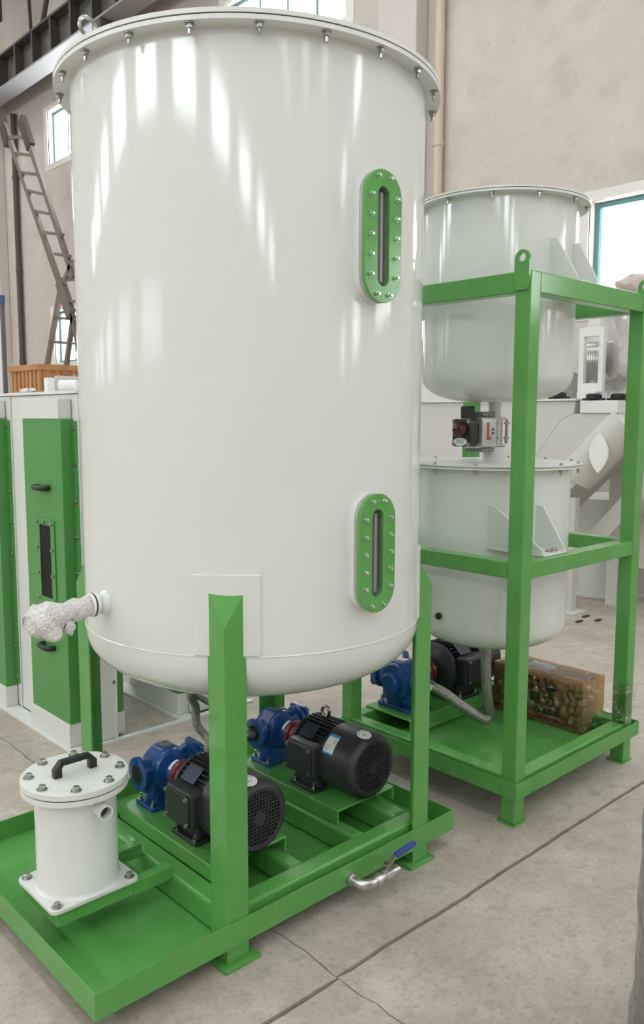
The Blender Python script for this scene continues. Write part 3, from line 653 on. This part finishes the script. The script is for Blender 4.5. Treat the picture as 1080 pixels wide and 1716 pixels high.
# drain valve on the tray
d = thing('drain_valve', 'galvanised elbow and ball valve with blue lever on the tray edge', 'valve', (1.82, 1.75, .05))
part('elbow', MB().tube([(1.816, 1.806, .088), (1.816, 1.785, .086), (1.824, 1.760, .082), (1.850, 1.748, .079), (1.875, 1.748, .078)], .0165, 16, 6), GALV, d, ang=60)
part('elbow_collar', MB().cyl((1.816, 1.806, .088), (1.816, 1.792, .088), .021, n=20), GALV, d); part('elbow_collar', MB().cyl((1.872, 1.748, .078), (1.892, 1.748, .078), .022, n=20), GALV, d)
part('valve_body', MB().cyl((1.890, 1.748, .078), (1.985, 1.748, .078), .017, n=20).cyl((1.912, 1.748, .078), (1.948, 1.748, .078), .021, n=8), STAINLESS, d, bev=.002)
part('stem', MB().cyl((1.93, 1.748, .092), (1.93, 1.748, .118), .008, n=12).cyl((1.93, 1.748, .110), (1.93, 1.748, .119), .012, n=6), STEEL, d)
lv = part('lever', MB().prism([(1.925, .110), (1.945, .110), (1.968, .128), (2.065, .138), (2.065, .142), (1.965, .132), (1.942, .114), (1.925, .114)], 'Y', 1.741, 1.755), STAINLESS, d, ang=0)
part('lever_sleeve', MB().prism([(1.972, .1245), (2.07, .134), (2.07, .146), (1.972, .1365)], 'Y', 1.737, 1.759), mat('blue_vinyl', (.02, .06, .30, 1), .4), lv, bev=.003)

# ================================================================== SMALLER DOUBLE-TANK FRAME
fx, fy, fp, fsx, fsy = 2.639, 1.7222, .0677, .8802, .9005
T2X, T2Y = 3.1188, 2.2037
fr = thing('support_stand', 'green upright steel stand with drip tray holding two smaller white tanks', 'stand', (T2X, T2Y, 0))
tray(fr, fx - .012, fy - .012, fx + .9956, fy + fsy + fp + .012, .118, .183)
XR, YF = fx + fsx, fy + fsy
for (x, y) in ((fx, fy), (XR, fy), (fx, YF), (XR, YF)):
    part('post', MB().box(x, x + fp, y, y + fp, .010, 2.131), GREEN, fr, bev=.006, seg=3)
    part('foot_plate', MB().box(x - .002, x + fp + .016, y - .002, y + fp + .016, 0, .010), GREEN, fr, bev=.002)
for z0, z1 in ((2.0535, 2.131), (.982, 1.048), (.124, .196)):
    for b in ((fx + fp, XR, fy + .002, fy + fp - .002), (fx + fp, XR, YF + .002, YF + fp - .002), (fx + .002, fx + fp - .002, fy + fp, YF), (XR + .002, XR + fp - .002, fy + fp, YF)):
        part('rail', MB().box(b[0], b[1], b[2], b[3], z0, z1), GREEN, fr, bev=.005)
for (x, dx) in ((fx, 0), (XR + fp - .010, 0)):
    for y in (fy, YF):
        oc = [(y + .002, 2.06), (y + fp - .002, 2.06)]
        r_ = .030; n = 20; cyy = y + fp / 2; zz = 2.172
        outer = [(cyy + (.0318 if i in (0,) else .0) , 0) for i in range(0)]
        # outline: square foot and round head sampled at the same count as the hole
        m_ = 32; out = []; inn = []
        for i in range(m_):
            t = 2 * PI * i / m_ - PI / 2; cx_, cz_ = math.cos(t), math.sin(t)
            if cz_ < 0:
                s_ = min(.0318 / max(abs(cx_), 1e-6), .112 / max(-cz_, 1e-6)); out.append((cyy + cx_ * s_, zz + cz_ * s_))
            else: out.append((cyy + .0318 * cx_, zz + .0318 * cz_))
            inn.append((cyy + .0155 * cx_, zz + .004 + .0155 * cz_))
        part('lifting_lug', MB().ring(out, inn, 'X', x - .011, x - .001) if x == fx else MB().ring(out, inn, 'X', x + .0105, x + .0205), GREEN, fr, ang=40)
bed(2.80, 3.42, 2.40, 2.69, .145, .205, fr, 'X'); rail(2.705, 3.518, 2.40, 2.455, .124, .150, fr, 'cross_member')

def small_tank(name, label, zb, dh, ztop, R2, closed, bolts_a):
    t = thing(name, label, 'tank', (T2X, T2Y, zb - dh))
    prof = [(0, zb - dh)]
    for i in range(1, 15):
        a = PI / 2 * i / 14; prof.append((R2 * math.sin(a) ** .8, zb - dh * math.cos(a) ** .78 if i < 14 else zb))
    prof += [(R2, (zb + ztop) / 2), (R2, ztop - .012)]
    part('shell', MB().lathe(prof, (T2X, T2Y, 0), 'Z', 112), WHITE, t, ang=50)
    rf = R2 + .048
    part('rim_flange', MB().lathe([(R2 - .006, ztop - .014), (rf, ztop - .014), (rf, ztop - .006), (R2 - .006, ztop - .006)], (T2X, T2Y, 0), 'Z', 112, closed=True), WHITE2, t, ang=30)
    part('gasket', MB().lathe([(R2, ztop - .006), (rf - .002, ztop - .006), (rf - .002, ztop - .003), (R2, ztop - .003)], (T2X, T2Y, 0), 'Z', 96, closed=True), RUBBER, t, ang=30)
    part('cover_plate', MB().lathe([(0, ztop - .003), (rf, ztop - .003), (rf, ztop + .004), (0, ztop + .004)], (T2X, T2Y, 0), 'Z', 112), WHITE2, t, ang=30)
    for k in range(12):
        a = math.radians(30 * k + bolts_a); inst('bolt', NUT_M, t, (T2X + (rf - .018) * math.cos(a), T2Y + (rf - .018) * math.sin(a), ztop - .014), (0, 0, -1), k)
        if closed: inst('bolt', RIVET, t, (T2X + (rf - .018) * math.cos(a), T2Y + (rf - .018) * math.sin(a), ztop + .004))
    return t
u = small_tank('upper_tank', 'smaller white upper tank hanging in the green frame', 1.80, .140, 2.502, .334, False, 0)
l = small_tank('lower_tank', 'smaller white lower tank with bolted lid in the green frame', .70, .135, 1.395, .3392, True, 24)
for (t_, zr, R2, offs) in ((u, 2.131, .334, (-.02, 0, .15, 0)), (l, 1.048, .3392, (-.205, 0, .15, 0))):   # gusset brackets resting on the rails
    for k, a in ((0, 270), (2, 90)):
        a = math.radians(a); ux = Vector((math.cos(a), math.sin(a), 0)); wx = Vector((-math.sin(a), math.cos(a), 0)); c0 = Vector((T2X, T2Y, zr)) + wx * offs[k]
        L = (T2Y - fy - .025) if k in (0, 2) else (T2X - fx - .025)
        F = [(0, 3, 2, 1), (4, 5, 6, 7), (0, 1, 5, 4), (1, 2, 6, 5), (2, 3, 7, 6), (3, 0, 4, 7)]
        def bb(r0, r1, w0, w1, z0, z1): return [tuple(c0 + ux * r + wx * w + Vector((0, 0, z))) for z in (z0, z1) for r, w in ((r0, w0), (r1, w0), (r1, w1), (r0, w1))]
        rs = [math.sqrt(max(.01, (R2 - .004) ** 2 - (offs[k] + e) ** 2)) for e in (-.085, .085)]
        pl = [(rs[0], -.085), (L, -.085), (L, .085), (rs[1], .085)]
        vs = [tuple(c0 + ux * r + wx * w + Vector((0, 0, z))) for z in (.001, .009) for r, w in pl]
        br = part('bracket', MB().add(vs, F), WHITE2, t_, ang=0, bev=.001)
        for sw in (-1, 1):
            w0 = sw * .078; r0 = math.sqrt((R2 - .006) ** 2 - (offs[k] + w0) ** 2)
            pr = [(r0, .009), (L - .01, .009), (L - .01, .025), (r0 + .035, .185), (r0, .185)]
            vs = [tuple(c0 + ux * r + wx * (w0 + e) + Vector((0, 0, z))) for e in (-.004, .004) for r, z in pr]; n = 5
            part('gusset', MB().add(vs, [tuple(range(n - 1, -1, -1)), tuple(range(n, 2 * n))] + [(i, (i + 1) % n, n + (i + 1) % n, n + i) for i in range(n)]), WHITE2, br, ang=0)
        for sw in (.005, .045):
            q = c0 + ux * (L - .035) + wx * sw + Vector((0, 0, .009)); inst('bolt', BOLT_M, br, q)
part('drain_plug', MB().cyl((T2X - .335, 2.226, .735), (T2X - .352, 2.226, .735), .015, n=16).cyl((T2X - .352, 2.226, .735), (T2X - .358, 2.226, .735), .008, n=8), mat('dark_rubber_plug', (.02, .02, .02, 1), .4), l)
part('outlet', MB().cyl((T2X - .033, T2Y - .013, .545), (T2X - .033, T2Y - .013, .60), .030, n=8), STAINLESS, l)
part('inlet_stub', MB().cyl((T2X, T2Y, 1.399), (T2X, T2Y, 1.466), .050, n=32), WHITE2, l)
part('vent_hook', MB().torus((T2X + .13, T2Y + .10, 1.45), .045, .010, 'Y', 20, 8), WHITE2, l)
part('outlet_pipe', MB().cyl((T2X, T2Y, 1.60), (T2X, T2Y, 1.675), .028, n=28), WHITE2, u)
# actuated ball valve between the tanks
v = thing('actuated_valve', 'ball valve with silver actuator and black switch box between the smaller tanks', 'valve', (T2X, T2Y, 1.466))
part('valve_body', MB().cyl((T2X, T2Y, 1.466), (T2X, T2Y, 1.60), .036, n=28).cyl((T2X, T2Y, 1.468), (T2X, T2Y, 1.48), .05, n=28).cyl((T2X, T2Y, 1.588), (T2X, T2Y, 1.60), .05, n=28), STAINLESS, v, bev=.002)
for sx, sy in ((1, -1), (1, 1), (-1, 1), (-1, -1)): part('tie_rod', MB().cyl((T2X + sx * .042, T2Y + sy * .036, 1.480), (T2X + sx * .042, T2Y + sy * .036, 1.590), .007, n=10).cyl((T2X + sx * .042, T2Y + sy * .036, 1.50), (T2X + sx * .042, T2Y + sy * .036, 1.512), .012, n=6).cyl((T2X + sx * .042, T2Y + sy * .036, 1.566), (T2X + sx * .042, T2Y + sy * .036, 1.578), .012, n=6), STEEL, v)
ac = part('actuator', MB().prism(rrect(T2Y - .052, T2Y + .052, 1.462, 1.602, .018), 'X', 2.958, 3.062), SILVERM, v, bev=.003)
GCAP = mat('grey_end_cap', (.2, .2, .2, 1), .4)
for za, zb in ((1.602, 1.622), (1.446, 1.462)): part('end_cap', MB().box(2.965, 3.055, T2Y - .05, T2Y + .05, za, zb), GCAP, ac, bev=.006)
part('valve_bracket', MB().box(3.062, 3.085, T2Y - .03, T2Y + .03, 1.49, 1.575), STAINLESS, v, bev=.003)
part('red_mark', MB().box(2.99, 3.006, T2Y - .0535, T2Y - .052, 1.50, 1.575).box(3.006, 3.02, T2Y - .0535, T2Y - .052, 1.50, 1.512), mat('red_logo', (.5, .05, .08, 1), .5), ac, ang=0)
text_part('actuator_text', 'S R', .022, INK, ac, Matrix(((0, 1, 0, 3.035), (0, 0, -1, T2Y - .0535), (-1, 0, 0, 1.535), (0, 0, 0, 1))) if False else Matrix.Translation((3.033, T2Y - .0532, 1.535)) @ Matrix.Rotation(PI / 2, 4, 'X') @ Matrix.Rotation(-PI / 2, 4, 'Z'))
sb = part('switch_box', MB().prism(rrect(T2Y - .048, T2Y + .048, 1.472, 1.590, .010), 'X', 2.875, 2.93), BLACKP, v, bev=.004)
part('coupling_block', MB().box(2.93, 2.958, T2Y - .035, T2Y + .035, 1.49, 1.57), BLACKP, v, bev=.003)
part('dome', MB().lathe([(0, 0), (.034, 0), (.034, -.012), (.026, -.024), (.012, -.030), (0, -.031)], (2.875, T2Y + .004, 1.545), 'X', 32), mat('dark_red_dome', (.07, .012, .018, 1), .1), sb, ang=50, label='dark red indicator dome')
part('switch_label', MB().prism([(T2Y + .004 + .036 * math.cos(2 * PI * i / 24), 1.492 + .017 * math.sin(2 * PI * i / 24)) for i in range(24)], 'X', 2.8742, 2.8752), PAPER, sb)
mk = MB()
for k in range(4): mk.box(2.8736, 2.8741, T2Y - .02 + .004 * (k % 2), T2Y + .028, 1.484 + .005 * k, 1.4862 + .005 * k)
part('label_print', mk, GREYINK, sb, ang=0)
for yy in (-.040, .040):
    for zz in (1.482, 1.580): inst('screw', RIVET, sb, (2.8745, T2Y + yy, zz), (-1, 0, 0))
part('solenoid', MB().box(2.90, 2.945, T2Y - .02, T2Y + .025, 1.592, 1.645), BLACKP, v, bev=.004)

# ------------------------------------------------------------------ cardboard box wrapped with film in the frame's tray
bx0, bx1, by0, by1, bz0, bz1 = 3.425, 3.634, 1.885, 2.385, .122, .367
cb = thing('cardboard_box', 'brown cardboard box with printed side wrapped in clear film', 'box', ((bx0 + bx1) / 2, (by0 + by1) / 2, bz0))
# keep the carton inside the tray
part('carton', MB().box(bx0, bx1 - .005, by0, by1, bz0, bz1), CARD, cb, bev=.004)
part('top_tape', MB().box((bx0 + bx1) / 2 - .025, (bx0 + bx1) / 2 + .025, by0 - .001, by1 + .001, bz1, bz1 + .0008).box((bx0 + bx1) / 2 - .025, (bx0 + bx1) / 2 + .025, by0 - .0012, by0 - .0004, bz1 - .07, bz1), TAPE, cb, ang=0)
part('shipping_label', MB().box(bx0 + .06, bx0 + .15, by0 + .22, by0 + .36, bz1 + .001, bz1 + .0018), PAPER, cb, ang=0)
part('red_stripe', MB().box(bx0 - .0006, bx0, by0 + .02, by1 - .01, bz0 + .012, bz0 + .034), REDINK, cb, ang=0)
Mx = Matrix(((0, 0, -1, bx0 - .0008), (-1, 0, 0, 0), (0, 1, 0, 0), (0, 0, 0, 1)))
def on_box(y, z): M = Mx.copy(); M.translation = (bx0 - .0008, y, z); return M
text_part('box_text', '刚 力', .060, INK, cb, on_box(2.10, .236), .0008)
text_part('box_text', '·恒强加热', .034, INK, cb, on_box(2.075, .180), .0004)
text_part('box_text', '精 品 电 机', .030, mat('brown_ink', (.16, .07, .03, 1), .6), cb, on_box(2.11, .328), .0004)
part('box_logo', MB().prism([(2.105, .305), (2.02, .305), (2.02, .293), (2.055, .290), (2.035, .262), (2.055, .262), (2.085, .292)], 'X', bx0 - .0012, bx0 - .0002), INK, cb, ang=0)
part('box_logo', MB().prism([(2.24, .305), (2.12, .305), (2.10, .285), (2.15, .285), (2.17, .270), (2.19, .285), (2.24, .270)], 'X', bx0 - .0012, bx0 - .0002), REDINK, cb, ang=0)
# film
def film_sheet(path, zlo, zhi, nu, nv, amp, seed):
    L = [0]
    for a, b in zip(path, path[1:]): L.append(L[-1] + math.dist(a, b))
    vs = []
    for i in range(nu + 1):
        d_ = L[-1] * i / nu; k = max(q for q in range(len(path) - 1) if L[q] <= d_ + 1e-9); t_ = (d_ - L[k]) / (L[k + 1] - L[k])
        x = path[k][0] + (path[k + 1][0] - path[k][0]) * t_; y = path[k][1] + (path[k + 1][1] - path[k][1]) * t_
        ta = Vector((path[k + 1][0] - path[k][0], path[k + 1][1] - path[k][1], 0)).normalized(); nn = Vector((ta.y, -ta.x, 0))
        for j in range(nv + 1):
            z = zlo(i / nu) + (zhi(i / nu) - zlo(i / nu)) * j / nv; p = Vector((x, y, z))
            q = abs(noise.noise(Vector((p.x * 26, p.y * 26, p.z * 17)) + Vector((seed, 0, 0)))) + .55 * abs(noise.noise(p * 58)) + .3 * abs(noise.noise(p * 120))
            vs.append(p - nn * (amp * q + .002) if nn.dot(Vector((1, 1, 0))) > 0 else p + nn * (amp * q + .002))
    m_ = nv + 1
    return MB().add(vs, [(i * m_ + j, (i + 1) * m_ + j, (i + 1) * m_ + j + 1, i * m_ + j + 1) for i in range(nu) for j in range(nv)])
part('stretch_film', film_sheet([(bx0 - .004, by1), (bx0 - .004, by0 - .004), (XR - .006, fy + fp * .5), (XR - .006, fy - .016), (XR + fp + .006, fy - .016)], lambda u_: bz0 + .01 + (.10 * max(0, u_ - .66) / .34), lambda u_: bz1 + .002 + .03 * math.sin(u_ * 9) * u_, 150, 48, .016, 1), FILM, cb, ang=60)
part('stretch_film', MB().add([(bx0 + .19 * i / 24, by0 + .48 * j / 48, bz1 + .003 + .010 * abs(noise.noise(Vector((i * .45, j * .45, 3)))) + .004 * abs(noise.noise(Vector((i * 1.3, j * 1.3, 8))))) for i in range(25) for j in range(49)], [(i * 49 + j, (i + 1) * 49 + j, (i + 1) * 49 + j + 1, i * 49 + j + 1) for i in range(24) for j in range(48)]), FILM, cb, ang=60)

# ================================================================== BUCKET ELEVATOR CASINGS (left)
def casing(name, label, x0, y0, width, doors, zt=1.700):
    t = thing(name, label, 'casing', (x0 + .1, y0 + width / 2, 0), 'white elevator casings with green covers')
    part('body', MB().box(x0, x0 + .155, y0, y0 + width, .012, zt), WHITE2, t, ang=0, bev=.003)
    part('corner_flange', MB().box(x0 - .004, x0 + .004, y0 - .022, y0, .012, zt), WHITE2, t, ang=0)
    part('corner_flange', MB().box(x0 + .150, x0 + .158, y0 - .022, y0, .012, zt), WHITE2, t, ang=0)
    part('top_panel', MB().box(x0 - .070, x0 - .004, y0 + .045, y0 + .455, 1.585, zt - .02), WHITE2, t, ang=0, bev=.003)
    part('plinth', MB().box(x0 - .072, x0 - .004, y0 + .03, y0 + .47, .012, .125), WHITE2, t, ang=0, bev=.003)
    c = part('green_cover', MB().box(x0 - .066, x0 - .003, y0 + .03, y0 + .45, .125, 1.585), GREEN_CAB, t, bev=.004)
    part('cover_flange', MB().box(x0 - .0085, x0 - .0045, y0 - .012, y0 + .03, .14, 1.575), GREEN_CAB, c, ang=0); part('cover_flange', MB().box(x0 - .0085, x0 - .0045, y0 + .45, y0 + .495, .14, 1.575), GREEN_CAB, c, ang=0)
    for k in range(9):
        z = 1.54 - k * .17
        inst('bolt', BOLT_S, c, (x0 - .0085, y0 + .010, z), (-1, 0, 0), k); inst('bolt', BOLT_S, c, (x0 - .0085, y0 + .472, z), (-1, 0, 0), k)
        inst('flange_bolt', BOLT_S, t, (x0 + .075 if False else x0 + .004, y0 - .011, z), (1, 0, 0), k)
    for k in range(7): inst('flange_bolt', BOLT_S, t, (x0 + .150, y0 - .011, .30 + .19 * k), (-1, 0, 0), k)
    part('rear_cover', MB().box(x0 + .159, x0 + .222, y0 + .03, y0 + .45, .125, 1.585), GREEN_CAB, t, bev=.004)
    part('rear_plinth', MB().box(x0 + .159, x0 + .225, y0 + .03, y0 + .45, .012, .125), WHITE2, t, ang=0)
    if doors:
        fx_ = x0 - .066
        for z in (1.257, .475):
            yc = y0 + .228; mbh = MB().tube([(fx_, yc - .058, z), (fx_ - .030, yc - .050, z), (fx_ - .036, yc, z), (fx_ - .030, yc + .050, z), (fx_, yc + .058, z)], .014, 10, 3)
            part('handle', mbh, BLACKP, c, ang=50)
        yw0, yw1, zw0, zw1 = y0 + .165, y0 + .285, .72, 1.075
        w = part('inspection_window', MB().ring([(yw0 - .04, zw0 - .03), (yw1 + .04, zw0 - .03), (yw1 + .04, zw1 + .03), (yw0 - .04, zw1 + .03)], [(yw0, zw0), (yw1, zw0), (yw1, zw1), (yw0, zw1)], 'X', fx_ - .006, fx_ - .0005), GREEN_CAB, t, bev=.0015)
        part('window_pane', MB().box(fx_ - .003, fx_ - .0006, yw0, yw1, zw0, zw1), SIGHTD, w, ang=0)
        for k in range(4):
            for yy in (yw0 - .02, yw1 + .02): inst('bolt', BOLT_S, w, (fx_ - .006, yy, zw0 - .01 + k * .125), (-1, 0, 0), k)
        inst('bolt', BOLT_S, w, (fx_ - .006, (yw0 + yw1) / 2, zw1 + .015), (-1, 0, 0))
    return t
casing('elevator_casing', 'white casing with green door, black handles and dark window at left', 1.780, 3.575, .735, True)
casing('elevator_casing', 'green covered casing cut off by the left picture edge', 1.780, 4.337, .66, False)
casing('elevator_casing', 'white casing seen under the large tank behind the pumps', 2.405, 3.600, .66, False)
tp = one('casing_top_plate', MB().box(1.765, 2.70, 3.545, 5.0, 1.702, 1.716), WHITE2, 'flat white top plate lying across the elevator casings', 'plate', (2.2, 4.2, 1.702), bev=.002)
bp = thing('base_frame', 'flat white base frame on the floor under the elevator casings', 'base frame', (2.1, 4.2, 0))
part('strip', MB().box(1.69, 2.78, 3.545, 3.575, 0, .0115), WHITE2, bp, ang=0); part('strip', MB().box(1.69, 1.775, 3.575, 5.0, 0, .0115), WHITE2, bp, ang=0); part('strip', MB().box(2.31, 2.40, 3.575, 5.0, 0, .0115), WHITE2, bp, ang=0)
# crate on the top plate
ZC0 = 1.717
cr = thing('plastic_crate', 'orange slatted plastic crate on top of the white casing', 'crate', (2.03, 4.25, ZC0))
cx0, cx1, cy0, cy1, ch = 1.845, 2.28, 4.10, 4.46, .145
part('crate_floor', MB().box(cx0, cx1, cy0, cy1, ZC0, ZC0 + .01), ORANGE, cr, ang=0)
part('rim', MB().ring([(cx0 - .012, cy0 - .012), (cx1 + .012, cy0 - .012), (cx1 + .012, cy1 + .012), (cx0 - .012, cy1 + .012)], [(cx0 + .01, cy0 + .01), (cx1 - .01, cy0 + .01), (cx1 - .01, cy1 - .01), (cx0 + .01, cy1 - .01)], 'Z', ZC0 + ch - .028, ZC0 + ch), ORANGE, cr, ang=0)
for k in range(8):
    y = cy0 + (cy1 - cy0 - .02) * k / 7
    for x in (cx0, cx1 - .01): part('slat', MB().box(x, x + .01, y, y + .022, ZC0 + .01, ZC0 + ch - .028), ORANGE, cr, ang=0)
for k in range(9):
    x = cx0 + .02 + (cx1 - cx0 - .05) * k / 8.5
    for y in (cy0, cy1 - .01): part('slat', MB().box(x, x + .02, y, y + .01, ZC0 + .01, ZC0 + ch - .028), ORANGE, cr, ang=0)
one('small_carton', MB().box(1.835, 1.875, 3.99, 4.03, ZC0, ZC0 + .072), PAPER, 'small white carton in front of the orange crate', 'carton', (1.855, 4.01, ZC0), bev=.003)
one('paper_roll', MB().cyl((1.84, 3.86, ZC0 + .028), (1.90, 3.80, ZC0 + .028), .028, n=24), PAPER, 'white roll lying in front of the orange crate', 'roll', (1.89, 3.87, ZC0))
one('perforated_tray', MB().box(1.90, 2.2, 4.03, 4.045, ZC0, ZC0 + .085).box(1.90, 2.2, 3.92, 4.03, ZC0, ZC0 + .008), GREYW, 'pale grey folded sheet part on the top plate beside the tank', 'sheet part', (2.05, 4.0, ZC0), bev=.002)
one('crumpled_rag', MB().blob((1.80, 4.14, ZC0 + .010), (.025, .07, .011), .5, 6, 20, 10, 5), PAPER, 'flat crumpled pale rag at the front of the top plate', 'rag', (1.80, 4.14, ZC0))

# ================================================================== MACHINES BEHIND (right)
mh = thing('hopper_machine', 'pale white machine body with chamfered end behind the smaller tanks', 'machine', (6.4, 4.3, 0))
part('body', MB().prism([(5.5, 1.73), (3.47, 1.73), (3.48, 1.63), (3.60, 1.575), (3.80, 1.30), (4.15, .95), (5.5, .95)], 'X', 6.0, 6.75), GREYW, mh, ang=0, bev=.004)
part('top_lip', MB().box(5.97, 6.78, 3.45, 5.5, 1.73, 1.745), WHITE2, mh, ang=0)
part('upper_box', MB().box(6.25, 6.7, 3.75, 5.45, 1.745, 1.98), GREYW, mh, bev=.004)
for x, y in ((6.03, 4.3), (6.7, 4.3), (6.03, 5.4), (6.7, 5.4)):
    part('leg', MB().box(x - .035, x + .035, y - .035, y + .035, .012, .96), GREYW, mh, ang=0); part('leg_plate', MB().box(x - .09, x + .09, y - .09, y + .09, 0, .012), GREYW, mh, ang=0)
ms = thing('chute_machine', 'white machine with slanting chute and lens shaped opening behind the frame', 'machine', (6.4, 3.2, 0))
part('back_plate', MB().box(6.55, 6.60, 2.75, 3.44, .35, 1.72), GREYW, ms, ang=0)
part('leg', MB().box(6.02, 6.09, 3.45, 3.52, .012, .95), GREYW, ms, ang=0)
part('leg_plate', MB().box(5.93, 6.16, 3.38, 3.57, 0, .012), GREYW, ms, ang=0)
part('chute_head', MB().box(5.98, 6.5, 3.10, 3.42, 1.63, 1.728), WHITE2, ms, bev=.006)
part('upper_chute', MB().prism([(3.10, 1.63), (3.40, 1.63), (3.60, 1.62), (4.22, .95), (3.70, .80), (3.10, 1.40)], 'X', 6.004, 6.5), GREYW, ms, ang=0, bev=.004)
part('round_duct', MB().cyl((6.10, 3.06, 1.58), (6.10, 3.48, 1.13), .155, n=40), GREYW, ms, ang=40)
lens = []
for i in range(13): t = -1 + 2 * i / 12; lens.append((3.215 + .078 * (1 - t * t), 1.322 + .155 * t))
for i in range(1, 12): t = 1 - 2 * i / 12; lens.append((3.215 - .078 * (1 - t * t), 1.322 + .155 * t))
part('lens_opening', MB().prism(lens, 'X', 5.925, 5.9435), WHITEWIN, ms, ang=0)
part('lower_chute', MB().prism([(2.80, 1.37), (3.45, .62), (3.28, .60), (2.80, 1.17)], 'X', 6.2, 6.45), mat('shaded_grey_sheet', srgb(190, 187, 180), .45), ms, ang=0)  # shade on this chute's side is put into its darker grey
for ya in (2.78, 3.32): part('side_column', MB().box(6.52, 6.60, ya, ya + .10, 0, .36), GREYW, ms, ang=0)
one('white_drum', MB().lathe([(.40, 0), (.40, .02), (.385, .03), (.385, .50), (.40, .51), (.40, .53), (.385, .54), (.385, .88), (0, .88)], (7.05, 3.72, 0), 'Z', 48), WHITE2, 'white drum standing on the floor behind the chutes', 'drum', (7.05, 3.72, 0), ang=30)
wd = thing('white_silo', 'white upright vessel at the right edge behind the frame post', 'vessel', (6.85, 2.66, 0))
part('shell', MB().lathe([(.36, 0), (.36, .03), (.34, .04), (.34, 1.55), (.30, 1.62), (0, 1.64)], (6.95, 2.62, 0), 'Z', 48), WHITE2, wd, ang=30)
part('clip', MB().box(6.60, 6.64, 2.80, 2.83, .85, 1.03), BLACKP, wd, bev=.004)
for k, (x, y, lab) in enumerate(((6.03, 3.64, 'leftmost black knob on the lip of the pale machine'), (6.03, 3.33, 'middle black knob above the slanting chute'), (6.12, 3.17, 'rightmost black knob next to the frame post'))):
    kz = 1.745 if k == 0 else 1.728
    o = thing('clamp_knob', lab, 'knob', (x, y, kz), 'black clamp knobs')
    part('grip', MB().lathe([(0, .055), (.05, .055), (.062, .045), (.062, .018), (.05, .012), (.03, .008)], (x, y, kz), 'Z', 10), BLACKP, o, ang=20); part('arm', MB().box(x - .02, x + .02, y - .09, y + .09, kz + .001, kz + .02), BLACKP, o, bev=.004)
bf = thing('guard_frame', 'white rectangular guard frame in front of a ribbed cylinder on the machine', 'guard', (6.2, 3.43, 1.746))
part('frame', MB().ring([(3.33, 1.80), (3.545, 1.80), (3.545, 2.31), (3.33, 2.31)], [(3.37, 1.87), (3.50, 1.87), (3.50, 2.24), (3.37, 2.24)], 'X', 6.15, 6.20), WHITE2, bf, ang=0, bev=.003)
part('base_block', MB().box(6.10, 6.30, 3.36, 3.52, 1.746, 1.80), WHITE2, bf, ang=0)
part('ribbed_cylinder', MB().lathe([(.15 + (.006 if i % 2 else 0), -.02 + .010 * i) for i in range(24)], (6.40, 3.40, 2.06), 'Y', 40), STAINLESS, bf, ang=30)
one('wrapped_part', MB().blob((6.47, 3.08, 2.16), (.19, .22, .40), .35, 4, 36, 24, 11), BUBBLE, 'tall bubble wrapped part on the machine behind the frame', 'wrapped part', (6.47, 3.08, 1.75), 'bubble wrapped parts', ang=70)
one('wrapped_part', MB().blob((6.68, 3.58, 2.18), (.17, .19, .42), .4, 4, 30, 20, 23), BUBBLE, 'round bubble wrapped part beside the white guard frame', 'wrapped part', (6.68, 3.58, 1.75), 'bubble wrapped parts', ang=70)
one('wrapped_part', MB().blob((6.52, 3.10, 2.62), (.20, .30, .13), .35, 4, 30, 20, 31), mat('beige_bubble_wrap', srgb(200, 186, 178), .3, bump=[(60, .8, .01)]), 'beige wrapped bundle on top below the window', 'wrapped part', (6.52, 3.10, 2.5), 'bubble wrapped parts', ang=70)
for k, (x, y) in enumerate(((5.946, 3.169), (5.80, 3.25), (5.99, 3.30))):
    one('floor_scrap', MB().blob((x, y, .006), (.05, .02, .006), .5, 6, 10, 6, k), mat('dark_scrap_%d' % k, (.06, .05, .045, 1), .8), ['dark scrap on the floor nearest the white leg', 'dark scrap on the floor nearest the camera behind the frame', 'small dark scrap between the two others behind the frame'][k], 'scrap', (x, y, 0), 'scraps on the floor')

# film wrapped pallet load at the right edge
wr = thing('wrapped_roll', 'grey roll wrapped in shiny film at the right picture edge', 'wrapped roll', (2.003, .487, 0))
mb = MB(); n = 72; m_ = 30; vs = []; cxw, cyw = 2.003, .487
for j in range(m_ + 1):
    z = .72 * j / m_
    for i in range(n):
        t = 2 * PI * i / n; rr = .402 - .012 * j / m_ + .010 * noise.noise(Vector((math.cos(t) * 3, math.sin(t) * 3, z * 7))) + .006 * noise.noise(Vector((t * 9, z * 14 + t * 4, 2)))
        vs.append((cxw + rr * math.cos(t), cyw + rr * math.sin(t), z))
fs = [(j * n + i, j * n + (i + 1) % n, (j + 1) * n + (i + 1) % n, (j + 1) * n + i) for j in range(m_) for i in range(n)] + [tuple(range(n - 1, -1, -1)), tuple(m_ * n + i for i in range(n))]
part('film_layer', mb.add(vs, fs), WRAPGREY, wr, ang=60)
